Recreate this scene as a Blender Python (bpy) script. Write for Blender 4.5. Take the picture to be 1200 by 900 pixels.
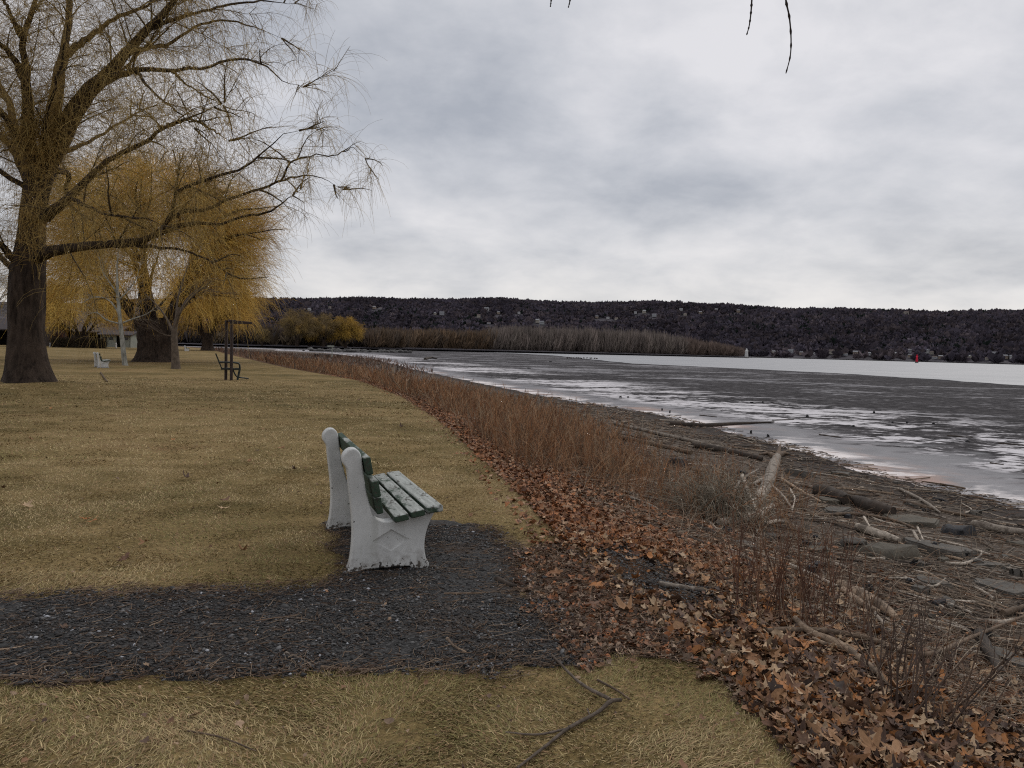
import bpy, bmesh, math, random
import numpy as np
from mathutils import Matrix, Vector, noise as mnoise

# ------------------------------------------------------------------ scene, camera, sky, sun
S = bpy.context.scene
for o in list(bpy.data.objects):
    bpy.data.objects.remove(o)
COL = S.collection
rng = np.random.default_rng(7)
random.seed(7)
R = math.radians

EYE = 1.55
PITCH, ROLL = R(2.58), R(1.5)
cam_d = bpy.data.cameras.new('camera')
cam_d.sensor_width = 36
cam_d.lens = 27
cam_d.clip_end = 20000
cam_d.clip_start = 0.05
cam = bpy.data.objects.new('camera', cam_d)
COL.objects.link(cam)
ROT = Matrix.Rotation(math.pi / 2 - PITCH, 3, 'X') @ Matrix.Rotation(ROLL, 3, 'Z')
cam.matrix_world = Matrix.Translation((0, 0, EYE)) @ ROT.to_4x4()
S.camera = cam
RM = np.array(ROT)

S.view_settings.view_transform = 'Standard'
S.view_settings.look = 'None'
S.view_settings.gamma = 1
S.view_settings.exposure = 0.0
S.cycles.max_bounces = 6
S.cycles.diffuse_bounces = 3
S.cycles.use_denoising = False
S.cycles.pixel_filter_type = 'BLACKMAN_HARRIS'
S.cycles.filter_width = 1.15

SUN_EL, SUN_AZ = 38, 35        # azimuth clockwise from +Y (towards the lake)
w = bpy.data.worlds.new('World')
S.world = w
w.use_nodes = True


def build_world():
    nt = w.node_tree
    nt.nodes.clear()
    N, L = nt.nodes.new, nt.links.new
    out = N('ShaderNodeOutputWorld')
    bg = N('ShaderNodeBackground')
    bg.inputs['Strength'].default_value = 0.1
    sky = N('ShaderNodeTexSky')
    sky.sky_type = 'NISHITA'
    sky.sun_disc = False
    sky.sun_elevation = R(SUN_EL)
    sky.sun_rotation = R(SUN_AZ)
    tc = N('ShaderNodeTexCoord')
    sep = N('ShaderNodeSeparateXYZ')
    L(tc.outputs['Generated'], sep.inputs[0])

    def math_(op, a, b=None, clamp=False):
        n = N('ShaderNodeMath')
        n.operation = op
        n.use_clamp = clamp
        for i, v in enumerate((a, b)):
            if v is None:
                continue
            if isinstance(v, (int, float)):
                n.inputs[i].default_value = v
            else:
                L(v, n.inputs[i])
        return n.outputs[0]
    zc = math_('MAXIMUM', sep.outputs[2], 0.0)
    den = math_('ADD', zc, 0.30)
    cx = math_('DIVIDE', sep.outputs[0], den)
    cy = math_('DIVIDE', sep.outputs[1], den)
    comb = N('ShaderNodeCombineXYZ')
    L(cx, comb.inputs[0])
    L(cy, comb.inputs[1])

    def noise(scale, det, rough, off, dist=0.0):
        mp = N('ShaderNodeMapping')
        mp.inputs['Location'].default_value = off
        L(comb.outputs[0], mp.inputs[0])
        n = N('ShaderNodeTexNoise')
        n.inputs['Scale'].default_value = scale
        n.inputs['Detail'].default_value = det
        n.inputs['Roughness'].default_value = rough
        n.inputs['Distortion'].default_value = dist
        L(mp.outputs[0], n.inputs['Vector'])
        return n.outputs[0]
    a = noise(1.3, 4, 0.5, (5.1, 3.7, 0), 0.15)
    b = noise(3.4, 7, 0.58, (7.3, 2.2, 4), 0.15)
    f = math_('ADD', math_('MULTIPLY', a, 0.6), math_('MULTIPLY', b, 0.4))
    cr = N('ShaderNodeValToRGB')
    e = cr.color_ramp.elements
    e[0].position, e[0].color = 0.39, (0.41, 0.435, 0.49, 1)
    e[1].position, e[1].color = 0.63, (0.76, 0.755, 0.785, 1)
    m = e.new(0.50)
    m.color = (0.57, 0.585, 0.63, 1)
    L(f, cr.inputs[0])
    # paler, torn band of cloud low over the hills
    hz = math_('SUBTRACT', 1.0, math_('MULTIPLY', zc, 3.6), True)
    hz = math_('POWER', hz, 2.0)
    hz = math_('MULTIPLY', hz, math_('ADD', math_('MULTIPLY', b, 1.5), 0.12), True)
    mixh = N('ShaderNodeMix')
    mixh.data_type = 'RGBA'
    L(hz, mixh.inputs[0])
    L(cr.outputs[0], mixh.inputs[6])
    mixh.inputs[7].default_value = (0.86, 0.83, 0.80, 1)
    zen = math_('MULTIPLY', math_('SUBTRACT', zc, 0.40), 1.9, True)
    zen = math_('ADD', math_('MULTIPLY', zen, 7.0), 10.0)
    scl = N('ShaderNodeVectorMath')
    scl.operation = 'SCALE'
    L(mixh.outputs[2], scl.inputs[0])
    L(zen, scl.inputs['Scale'])
    mix = N('ShaderNodeMix')
    mix.data_type = 'RGBA'
    mix.inputs[0].default_value = 0.96
    L(sky.outputs[0], mix.inputs[6])
    L(scl.outputs[0], mix.inputs[7])
    L(mix.outputs[2], bg.inputs['Color'])
    L(bg.outputs[0], out.inputs[0])


build_world()
sun_d = bpy.data.lights.new('sun', 'SUN')
sun_d.energy = 1.0
sun_d.angle = R(14)
sun_d.color = (1, 0.96, 0.9)
sun = bpy.data.objects.new('sun', sun_d)
COL.objects.link(sun)
sv = Vector((math.sin(R(SUN_AZ)) * math.cos(R(SUN_EL)), math.cos(R(SUN_AZ)) * math.cos(R(SUN_EL)), math.sin(R(SUN_EL))))
sun.rotation_euler = sv.to_track_quat('Z', 'Y').to_euler()


# ------------------------------------------------------------------ helpers: tags, meshes
def tag(o, label=None, cat=None, group=None, kind=None):
    if label: o['label'] = label
    if cat: o['category'] = cat
    if group: o['group'] = group
    if kind: o['kind'] = kind
    return o


def empty(name, loc, rz=0.0, label=None, cat=None, group=None):
    o = bpy.data.objects.new(name, None)
    COL.objects.link(o)
    o.location = loc
    o.rotation_euler = (0, 0, rz)
    o.empty_display_size = 0.3
    return tag(o, label, cat, group)


def link(name, me, mat=None, parent=None):
    o = bpy.data.objects.new(name, me)
    COL.objects.link(o)
    if mat is not None and len(me.materials) == 0:
        me.materials.append(mat)
    if parent is not None:
        o.parent = parent
    return o


def copy_tree(o, parent=None):
    c = o.copy()
    COL.objects.link(c)
    if parent is not None:
        c.parent = parent
    for ch in list(o.children):
        copy_tree(ch, c)
    return c


def np_mesh(name, verts, faces, cols=None, smooth=False, attrs=None):
    """verts (V,3); faces: list of int arrays (F,k); cols (V,3)."""
    me = bpy.data.meshes.new(name)
    verts = np.asarray(verts, np.float32)
    me.vertices.add(len(verts))
    me.vertices.foreach_set('co', verts.ravel())
    if not isinstance(faces, (list, tuple)):
        faces = [faces]
    faces = [np.asarray(f, np.int32) for f in faces if len(f)]
    nl = sum(f.size for f in faces)
    nf = sum(len(f) for f in faces)
    me.loops.add(nl)
    me.loops.foreach_set('vertex_index', np.concatenate([f.ravel() for f in faces]))
    me.polygons.add(nf)
    tot = np.concatenate([np.full(len(f), f.shape[1], np.int32) for f in faces])
    st = np.concatenate([[0], np.cumsum(tot)[:-1]]).astype(np.int32)
    me.polygons.foreach_set('loop_start', st)
    if smooth:
        me.polygons.foreach_set('use_smooth', np.ones(nf, bool))
    if cols is not None:
        a = me.attributes.new('Col', 'FLOAT_COLOR', 'POINT')
        c4 = np.ones((len(verts), 4), np.float32)
        c4[:, :3] = cols
        a.data.foreach_set('color', c4.ravel())
    for k, v in (attrs or {}).items():
        a = me.attributes.new(k, 'FLOAT', 'POINT')
        a.data.foreach_set('value', np.asarray(v, np.float32).ravel())
    me.update(calc_edges=True)
    me.validate()
    return me


class Geo:
    """gathers vertex/face arrays that become ONE mesh"""
    def __init__(self):
        self.v, self.q, self.t, self.c, self.n = [], [], [], [], 0

    def add(self, v, quads=None, tris=None, col=None):
        v = np.asarray(v, float).reshape(-1, 3)
        if quads is not None and len(quads): self.q.append(np.asarray(quads) + self.n)
        if tris is not None and len(tris): self.t.append(np.asarray(tris) + self.n)
        self.v.append(v)
        if col is None: col = (0.5, 0.5, 0.5)
        self.c.append(np.broadcast_to(np.asarray(col, float), v.shape))
        self.n += len(v)

    def mesh(self, name, smooth=False):
        f = []
        if self.q: f.append(np.concatenate(self.q))
        if self.t: f.append(np.concatenate(self.t))
        return np_mesh(name, np.concatenate(self.v), f, np.concatenate(self.c), smooth)

    def obj(self, name, mat, parent=None, smooth=False):
        return link(name, self.mesh(name, smooth), mat, parent)

    def tubes(self, P, Rr, sides=3, col=(0.5, 0.5, 0.5)):
        """P (N,K,3), Rr (N,K) -> N tubes; col (3,) or (N,3)"""
        P = np.asarray(P, float)
        if P.ndim == 2: P = P[None]
        N, K, _ = P.shape
        Rr = np.broadcast_to(np.asarray(Rr, float), (N, K))
        T = np.gradient(P, axis=1)
        T /= np.linalg.norm(T, axis=2, keepdims=True) + 1e-9
        mean = P[:, -1] - P[:, 0]
        ref = np.where((np.abs(mean[:, 2]) > 0.8 * np.linalg.norm(mean, axis=1))[:, None], np.array([[1., 0.2, 0]]), np.array([[0.1, 0.05, 1.]]))
        U = np.cross(T, ref[:, None, :])
        U /= np.linalg.norm(U, axis=2, keepdims=True) + 1e-9
        W = np.cross(T, U)
        a = np.arange(sides) * 2 * math.pi / sides
        V = P[:, :, None, :] + Rr[:, :, None, None] * (U[:, :, None, :] * np.cos(a)[None, None, :, None] + W[:, :, None, :] * np.sin(a)[None, None, :, None])
        idx = np.arange(N * K * sides).reshape(N, K, sides)
        nx = np.roll(idx, -1, axis=2)
        q = np.stack([idx[:, :-1], nx[:, :-1], nx[:, 1:], idx[:, 1:]], axis=-1).reshape(-1, 4)
        c = np.asarray(col, float)
        if c.ndim == 2: c = np.repeat(c, K * sides, axis=0)
        self.add(V.reshape(-1, 3), quads=q, col=c)
        if sides > 3:           # close both ends
            for k, rev in ((0, False), (K - 1, True)):
                base = self.n
                ring = V[:, k]
                cen = ring.mean(axis=1)
                self.add(np.concatenate([cen[:, None], ring], axis=1).reshape(-1, 3),
                         tris=np.array([[j * (sides + 1), j * (sides + 1) + 1 + (i if not rev else (i + 1) % sides), j * (sides + 1) + 1 + ((i + 1) % sides if not rev else i)] for j in range(N) for i in range(sides)]),
                         col=c if c.ndim == 1 else np.repeat(np.asarray(col, float), sides + 1, axis=0))


def box(bm, c, s, rot=None):
    r = bmesh.ops.create_cube(bm, size=1)
    M = Matrix.Translation(c) @ (rot.to_4x4() if rot is not None else Matrix()) @ Matrix.Diagonal((s[0], s[1], s[2], 1))
    bmesh.ops.transform(bm, matrix=M, verts=r['verts'])
    return r['verts']


def bm_obj(name, bm, mat, parent=None, bevel=0.0, seg=1, smooth=False):
    if bevel:
        bmesh.ops.bevel(bm, geom=list(bm.edges), offset=bevel, segments=seg, affect='EDGES', profile=0.5)
    bmesh.ops.recalc_face_normals(bm, faces=bm.faces)
    me = bpy.data.meshes.new(name)
    bm.to_mesh(me)
    bm.free()
    if smooth:
        me.polygons.foreach_set('use_smooth', np.ones(len(me.polygons), bool))
    return link(name, me, mat, parent)


def catmull(P, n):
    P = np.asarray(P, float)
    if len(P) < 3:
        return np.array([P[0] + (P[-1] - P[0]) * t for t in np.linspace(0, 1, n)])
    Q = np.vstack([2 * P[0] - P[1], P, 2 * P[-1] - P[-2]])
    out = []
    for s in np.linspace(0, len(P) - 1 - 1e-6, n):
        i = int(s); t = s - i
        p0, p1, p2, p3 = Q[i:i + 4]
        out.append(0.5 * ((2 * p1) + (-p0 + p2) * t + (2 * p0 - 5 * p1 + 4 * p2 - p3) * t * t + (-p0 + 3 * p1 - 3 * p2 + p3) * t ** 3))
    return np.array(out)


# cheap smooth value noise in numpy
_PERM = rng.random((256, 256))


def vnoise(x, y, seed=0):
    x = np.asarray(x, float) + seed * 17.3
    y = np.asarray(y, float) + seed * 9.1
    xi, yi = np.floor(x).astype(int), np.floor(y).astype(int)
    fx, fy = x - xi, y - yi
    fx, fy = fx * fx * (3 - 2 * fx), fy * fy * (3 - 2 * fy)
    g = lambda a, b: _PERM[a & 255, b & 255]
    return (g(xi, yi) * (1 - fx) + g(xi + 1, yi) * fx) * (1 - fy) + (g(xi, yi + 1) * (1 - fx) + g(xi + 1, yi + 1) * fx) * fy


def fbm(x, y, o=4, seed=0):
    s, a, t = 0, 0.5, 0
    for i in range(o):
        s = s + a * vnoise(x * 2 ** i, y * 2 ** i, seed + i)
        t += a
        a *= 0.5
    return s / t


def sstep(a, b, x):
    t = np.clip((np.asarray(x, float) - a) / (b - a), 0, 1)
    return t * t * (3 - 2 * t)


# ------------------------------------------------------------------ where things stand (surveyed from the photo: pixel -> ray)
def ray(px, py):
    d = RM @ np.array([(px - 600) / 900, (450 - py) / 900, -1.0])
    return d


def on_plane(px, py, z=0.0):
    d = ray(px, py)
    t = (z - EYE) / d[2]
    return np.array([d[0] * t, d[1] * t, z])


def at_y(px, py, y):
    d = ray(px, py)
    t = y / d[1]
    return np.array([d[0] * t, y, EYE + d[2] * t])


LAKE = -1.0
EDGE = np.array([[2.6, -30], [2.0, -4], [1.45, 1.5]] + [list(on_plane(*p)[:2]) for p in
                [(962, 900), (874, 800), (780, 725), (704, 672), (658, 634), (617, 588), (560, 535), (510, 490), (470, 465), (420, 446), (335, 431), (292, 421), (262, 414), (246, 409)]]
                + [[-120, 260], [-500, 420], [-3500, 900]])
SHORE = np.array([[13, -30], [11.5, 0]] + [list(on_plane(p[0], p[1], LAKE)[:2]) for p in
                 [(1260, 622), (1200, 598), (1100, 576), (1000, 551), (925, 526), (850, 506), (765, 486), (655, 468), (560, 449), (485, 433), (440, 421), (385, 413.5), (320, 410.5)]]
                 + [[-100, 330], [-500, 440], [-3500, 960]])


def sdist(poly, x, y):
    """signed distance to an open polyline, positive on its right-hand side"""
    x, y = np.asarray(x, float), np.asarray(y, float)
    best = np.full(x.shape, 1e18)
    sg = np.zeros(x.shape)
    for (ax, ay), (bx, by) in zip(poly[:-1], poly[1:]):
        ex, ey = bx - ax, by - ay
        t = np.clip(((x - ax) * ex + (y - ay) * ey) / (ex * ex + ey * ey), 0, 1)
        dx, dy = x - ax - t * ex, y - ay - t * ey
        d = dx * dx + dy * dy
        c = dx * ey - dy * ex
        m = d < best - 1e-9
        best = np.where(m, d, best)
        sg = np.where(m, np.sign(c), sg)
    return np.sqrt(best) * sg


def sd_poly(poly, x, y):
    """signed distance to a closed polygon, negative inside"""
    x, y = np.asarray(x, float), np.asarray(y, float)
    best = np.full(x.shape, 1e18)
    ins = np.zeros(x.shape, bool)
    n = len(poly)
    for i in range(n):
        ax, ay = poly[i]; bx, by = poly[(i + 1) % n]
        ex, ey = bx - ax, by - ay
        t = np.clip(((x - ax) * ex + (y - ay) * ey) / (ex * ex + ey * ey), 0, 1)
        best = np.minimum(best, (x - ax - t * ex) ** 2 + (y - ay - t * ey) ** 2)
        c = ((ay > y) != (by > y)) & (x < (bx - ax) * (y - ay) / (by - ay + 1e-12) + ax)
        ins ^= c
    return np.where(ins, -1, 1) * np.sqrt(best)


TREE0 = at_y(36, 447, 22.6)


def H(x, y):
    x, y = np.asarray(x, float), np.asarray(y, float)
    s1, s2 = sdist(EDGE, x, y), sdist(SHORE, x, y)
    z = 0.05 * (fbm(x * 0.35, y * 0.35, 3, 3) - 0.5) * sstep(0, 2.5, -s1) + 0.03 * (fbm(x * 1.7, y * 1.7, 3, 5) - 0.5)
    r2 = (x - TREE0[0]) ** 2 + (y - TREE0[1]) ** 2
    z = z + 0.24 * np.exp(-r2 / 7.0) * (0.75 + 0.5 * fbm(x * 0.8, y * 0.8, 2, 8))
    t = np.clip(s1 / (s1 - s2 + 1e-6), 0, 1)
    g = 0.52 * sstep(-0.05, 0.36, t) - 0.52 * sstep(-0.05, 0.36, 0) + 0.48 * sstep(0.15, 1.0, t)
    bank = -g + 0.16 * (fbm(x * 0.9, y * 0.9, 4, 11) - 0.5) * sstep(0, 0.2, t) * (1 - 0.6 * sstep(0.7, 1, t))
    z = np.where(s1 > 0, z * np.clip(1 - t * 4, 0, 1) + bank, z)
    lake = -1.0 - np.clip(s2, 0, 8) * 0.08
    return np.where(s2 > 0, np.minimum(lake, z - 0.0 * s2) if False else lake + 0.10 * (fbm(x * 0.9, y * 0.9, 4, 11) - 0.5) * np.clip(1 - s2 / 1.5, 0, 1), z)


TT = np.exp(np.linspace(math.log(1.5), math.log(400), 700))


def hit(px, py, lift=0.0):
    d = ray(px, py)
    X, Y, Z = d[0] * TT, d[1] * TT, EYE + d[2] * TT
    h = np.maximum(H(X, Y), LAKE)
    k = np.argmax(Z < h)
    if k == 0: k = 1
    a, b = Z[k - 1] - h[k - 1], Z[k] - h[k]
    t = TT[k - 1] + (TT[k] - TT[k - 1]) * a / (a - b + 1e-9)
    p = d * t + np.array([0, 0, EYE])
    p[2] += lift
    return p


def gz(x, y):
    return float(H(np.array([x]), np.array([y]))[0])


PATH = np.array([list(on_plane(*p)[:2]) for p in
                 [(-900, 695), (-400, 694), (0, 697), (100, 698), (200, 696), (300, 691), (372, 687), (396, 668), (392, 645), (378, 612), (400, 600), (470, 608), (520, 611),
                  (556, 616), (585, 628), (605, 648), (616, 688), (660, 730), (705, 760), (690, 782), (600, 786), (450, 790), (330, 794), (200, 798), (100, 803), (0, 806), (-400, 812), (-1400, 818)]])
LITTER = np.array([list(on_plane(*p)[:2]) for p in
                   [(612, 650), (656, 640), (730, 690), (968, 905), (935, 870), (858, 800), (800, 776), (740, 772), (690, 784), (640, 730), (610, 690)]])
BARE = np.array([list(on_plane(*p)[:2]) for p in [(694, 642), (745, 640), (800, 662), (850, 700), (806, 706), (745, 684), (700, 662)]])
EDGEN = lambda x, y: 0.26 * (fbm(x * 3.1, y * 3.1, 3, 21) - 0.5) + 0.14 * (fbm(x * 13, y * 13, 2, 23) - 0.5)


# ------------------------------------------------------------------ materials
class NT:
    def __init__(self, name, rough=0.9, spec=0.2):
        self.m = bpy.data.materials.new(name)
        self.m.use_nodes = True
        self.t = self.m.node_tree
        self.b = self.t.nodes['Principled BSDF']
        self.b.inputs['Roughness'].default_value = rough
        self.b.inputs['Specular IOR Level'].default_value = spec

    def n(self, typ, **kw):
        n = self.t.nodes.new(typ)
        for k, v in kw.items():
            setattr(n, k, v)
        return n

    def put(self, v, sock):
        if isinstance(v, (int, float)):
            sock.default_value = v
        elif isinstance(v, (tuple, list)):
            sock.default_value = tuple(v) + ((1,) if len(v) == 3 and len(sock.default_value) == 4 else ())
        else:
            self.t.links.new(v, sock)

    def math(self, op, a, b=0.0, clamp=False):
        n = self.n('ShaderNodeMath', operation=op, use_clamp=clamp)
        self.put(a, n.inputs[0]); self.put(b, n.inputs[1])
        return n.outputs[0]

    def step(self, v, lo, hi):
        n = self.n('ShaderNodeMapRange', interpolation_type='SMOOTHSTEP')
        self.put(v, n.inputs[0])
        n.inputs[1].default_value, n.inputs[2].default_value = lo, hi
        return n.outputs[0]

    def noise(self, scale, det=4, rough=0.55, vec=None, stretch=None, dist=0.0):
        n = self.n('ShaderNodeTexNoise')
        n.inputs['Scale'].default_value = scale
        n.inputs['Detail'].default_value = det
        n.inputs['Roughness'].default_value = rough
        n.inputs['Distortion'].default_value = dist
        vec = vec or self.obj()
        if stretch:
            mp = self.n('ShaderNodeMapping')
            mp.inputs['Scale'].default_value = stretch
            self.t.links.new(vec, mp.inputs[0])
            vec = mp.outputs[0]
        self.t.links.new(vec, n.inputs['Vector'])
        return n.outputs[0]

    def obj(self):
        if not hasattr(self, '_o'): self._o = self.n('ShaderNodeTexCoord')
        return self._o.outputs['Object']

    def mix(self, f, a, b, mode='MIX'):
        n = self.n('ShaderNodeMix', data_type='RGBA', blend_type=mode)
        self.put(f, n.inputs[0]); self.put(a, n.inputs[6]); self.put(b, n.inputs[7])
        return n.outputs[2]

    def ramp(self, f, stops):
        n = self.n('ShaderNodeValToRGB')
        e = n.color_ramp.elements
        e[0].position, e[0].color = stops[0][0], tuple(stops[0][1]) + (1,)
        e[1].position, e[1].color = stops[-1][0], tuple(stops[-1][1]) + (1,)
        for p, c in stops[1:-1]:
            x = e.new(p); x.color = tuple(c) + (1,)
        self.put(f, n.inputs[0])
        return n.outputs[0]

    def attr(self, name):
        n = self.n('ShaderNodeAttribute', attribute_name=name)
        return n

    def col(self, c): self.put(c, self.b.inputs['Base Color'])

    def bump(self, h, strength=0.5, dist=0.02):
        n = self.n('ShaderNodeBump')
        n.inputs['Strength'].default_value = strength
        n.inputs['Distance'].default_value = dist
        self.put(h, n.inputs['Height'])
        self.t.links.new(n.outputs[0], self.b.inputs['Normal'])


def m_vcol(name, rough=0.9, spec=0.15, nscale=None, namt=0.35):
    k = NT(name, rough, spec)
    a = k.attr('Col').outputs['Color']
    if nscale:
        f = k.noise(nscale, 4, 0.6)
        a = k.mix(1.0, a, k.ramp(f, [(0.3, (1 - namt,) * 3), (0.7, (1 + namt,) * 3)]), 'MULTIPLY')
    k.col(a)
    return k.m


def m_bark(name, c1, c2, scale=9.0, bump=0.8, dist=0.05):
    k = NT(name, 0.95, 0.1)
    f = k.noise(scale, 6, 0.65, stretch=(1, 1, 0.22), dist=0.4)
    g = k.noise(scale * 0.25, 3, 0.5)
    c = k.ramp(f, [(0.35, c1), (0.62, c2)])
    c = k.mix(k.math('MULTIPLY', k.step(g, 0.4, 0.7), 0.4), c, [v * 1.5 for v in c2])
    k.col(c)
    k.bump(f, bump, dist)
    return k.m


def m_plain(name, c, rough=0.8, spec=0.3, var=0.25, scale=6.0, bump=0.0):
    k = NT(name, rough, spec)
    f = k.noise(scale, 5, 0.6)
    k.col(k.ramp(f, [(0.3, [v * (1 - var) for v in c]), (0.7, [min(1, v * (1 + var)) for v in c])]))
    if bump: k.bump(f, bump, 0.02)
    return k.m


def m_ground():
    k = NT('lawn and bank', 0.95, 0.08)
    edge = k.attr('edge').outputs['Fac']
    shore = k.attr('shore').outputs['Fac']
    lit = k.attr('litter').outputs['Fac']
    n1 = k.noise(0.22, 4, 0.55)
    n2 = k.noise(1.3, 5, 0.6)
    n3 = k.noise(28, 5, 0.7)
    n4 = k.noise(7, 4, 0.6)
    f = k.math('ADD', k.math('MULTIPLY', n1, 0.60), k.math('MULTIPLY', n2, 0.40))
    lawn = k.ramp(f, [(0.36, (0.115, 0.088, 0.035)), (0.47, (0.175, 0.126, 0.054)), (0.56, (0.255, 0.182, 0.086)), (0.66, (0.19, 0.12, 0.058))])
    lawn = k.mix(1.0, lawn, k.ramp(n3, [(0.3, (0.45, 0.45, 0.42)), (0.7, (1.35, 1.32, 1.25))]), 'MULTIPLY')
    bank = k.ramp(n4, [(0.3, (0.035, 0.022, 0.014)), (0.5, (0.085, 0.045, 0.024)), (0.72, (0.16, 0.075, 0.032))])
    bank = k.mix(1.0, bank, k.ramp(n3, [(0.3, (0.5, 0.5, 0.5)), (0.7, (1.3, 1.3, 1.3))]), 'MULTIPLY')
    beach = k.ramp(k.noise(11, 6, 0.7), [(0.32, (0.04, 0.032, 0.026)), (0.5, (0.10, 0.079, 0.062)), (0.7, (0.20, 0.16, 0.125))])
    wob = k.math('MULTIPLY', k.math('SUBTRACT', n2, 0.5), 1.2)
    e2 = k.math('ADD', edge, k.math('MULTIPLY', k.math('SUBTRACT', n4, 0.5), 0.5))
    soil = k.math('MAXIMUM', k.step(e2, -0.12, 0.18), k.step(k.math('MULTIPLY', k.math('ADD', lit, k.math('MULTIPLY', k.math('SUBTRACT', n4, 0.5), 0.4)), -1.0), -0.05, 0.12))
    c = k.mix(soil, lawn, bank)
    b2 = k.math('ADD', edge, k.math('MULTIPLY', wob, 2.0))
    c = k.mix(k.step(b2, 1.6, 4.0), c, beach)
    wet = k.step(k.math('ADD', shore, wob), -2.2, -0.2)
    c = k.mix(k.math('MULTIPLY', wet, 0.75), c, (0.03, 0.025, 0.024))
    k.col(c)
    k.bump(k.math('ADD', n3, k.math('MULTIPLY', n4, 1.5)), 0.9, 0.03)
    return k.m


def m_lake():
    k = NT('frozen lake', 0.42, 0.35)
    ds = k.attr('ds').outputs['Fac']
    db = k.attr('db').outputs['Fac']
    n0 = k.noise(0.075, 9, 0.66, stretch=(0.45, 1.0, 1), dist=0.6)
    n1 = k.noise(0.5, 6, 0.62, stretch=(0.6, 1.0, 1), dist=0.6)
    n2 = k.noise(2.6, 6, 0.7, stretch=(0.7, 1.0, 1), dist=0.3)
    n3 = k.noise(14, 5, 0.75)
    # dark weed and mud frozen into rough ice
    mud = k.ramp(n2, [(0.34, (0.012, 0.011, 0.012)), (0.5, (0.040, 0.036, 0.037)), (0.66, (0.10, 0.092, 0.092))])
    f = k.math('ADD', k.math('MULTIPLY', n1, 0.5), k.math('MULTIPLY', n2, 0.5))
    pale = (0.34, 0.325, 0.33)
    n0s = k.math('MULTIPLY', k.math('SUBTRACT', n0, 0.5), 0.75)
    thr = k.math('ADD', f, n0s)
    far_streak = k.step(thr, 0.50, 0.64)
    c = k.mix(k.math('MULTIPLY', far_streak, 0.8), mud, pale)
    # patchy white band some metres out
    band = k.math('MULTIPLY', k.step(ds, 2.0, 4.5), k.math('SUBTRACT', 1.0, k.step(ds, 10.0, 17.0)))
    white = k.math('MULTIPLY', k.step(thr, 0.47, 0.54), band)
    c = k.mix(k.math('MULTIPLY', white, 0.9), c, (0.58, 0.55, 0.55))
    # smooth grey ice against the shore
    near = k.math('SUBTRACT', 1.0, k.step(k.math('ADD', ds, k.math('MULTIPLY', k.math('SUBTRACT', n1, 0.5), 11.0)), 2.2, 4.6))
    ice = k.ramp(n1, [(0.3, (0.13, 0.127, 0.132)), (0.55, (0.21, 0.20, 0.205)), (0.75, (0.33, 0.31, 0.31))])
    c = k.mix(near, c, ice)
    rust = k.math('MULTIPLY', k.math('SUBTRACT', 1.0, k.step(ds, 0.8, 3.2)), k.step(k.noise(0.45, 5, 0.6), 0.50, 0.66))
    c = k.mix(k.math('MULTIPLY', rust, 0.8), c, (0.34, 0.22, 0.17))
    crust = k.math('MULTIPLY', k.math('SUBTRACT', 1.0, k.step(k.math('ADD', ds, k.math('MULTIPLY', k.math('SUBTRACT', n2, 0.5), 3.0)), 0.6, 2.0)), k.step(n1, 0.46, 0.56))
    c = k.mix(crust, c, (0.68, 0.62, 0.59))
    grit = k.math('MULTIPLY', k.step(n3, 0.60, 0.68), k.math('SUBTRACT', 1.0, k.step(ds, 1.0, 9.0)))
    c = k.mix(grit, c, (0.06, 0.045, 0.04))
    # smooth pale ice beyond the edge of the dark rough field
    db2 = k.math('ADD', db, k.math('MULTIPLY', k.math('SUBTRACT', n0, 0.5), 9.0))
    lip = k.math('MULTIPLY', k.step(db2, -3.0, -1.0), k.math('SUBTRACT', 1.0, k.step(db2, 0.0, 0.6)))
    c = k.mix(lip, c, (0.035, 0.033, 0.036))
    c = k.mix(k.step(db2, 0.0, 0.8), c, k.ramp(k.noise(0.05, 4, 0.6), [(0.35, (0.22, 0.22, 0.225)), (0.65, (0.29, 0.285, 0.285))]))
    k.col(c)
    smooth = k.math('MAXIMUM', k.math('MULTIPLY', near, 0.5), k.step(db2, 0.0, 0.8))
    k.put(k.math('SUBTRACT', 0.9, k.math('MULTIPLY', smooth, 0.45)), k.b.inputs['Roughness'])
    k.put(k.math('ADD', 0.03, k.math('MULTIPLY', smooth, 0.10)), k.b.inputs['Specular IOR Level'])
    rough_field = k.math('MULTIPLY', k.step(ds, 4, 9), k.math('SUBTRACT', 1.0, k.step(db, -0.5, 0.5)))
    k.bump(k.math('MULTIPLY', n2, k.math('ADD', rough_field, 0.05)), 0.6, 0.10)
    return k.m


def m_gravel():
    k = NT('dark gravel', 0.85, 0.25)
    v = k.n('ShaderNodeTexVoronoi')
    v.inputs['Scale'].default_value = 46
    k.t.links.new(k.obj(), v.inputs['Vector'])
    v.inputs['Scale'].default_value = 75
    n = k.noise(1.6, 4, 0.6)
    sepc = k.n('ShaderNodeSeparateColor')
    k.t.links.new(v.outputs['Color'], sepc.inputs[0])
    c = k.ramp(sepc.outputs[0], [(0.0, (0.017, 0.016, 0.015)), (0.6, (0.036, 0.034, 0.032)), (1.0, (0.08, 0.076, 0.072))])
    c = k.mix(k.math('MULTIPLY', k.step(n, 0.5, 0.68), 0.75), c, (0.05, 0.033, 0.022))
    k.col(c)
    k.bump(k.math('SUBTRACT', 1.0, v.outputs['Distance']), 0.9, 0.02)
    return k.m


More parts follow.
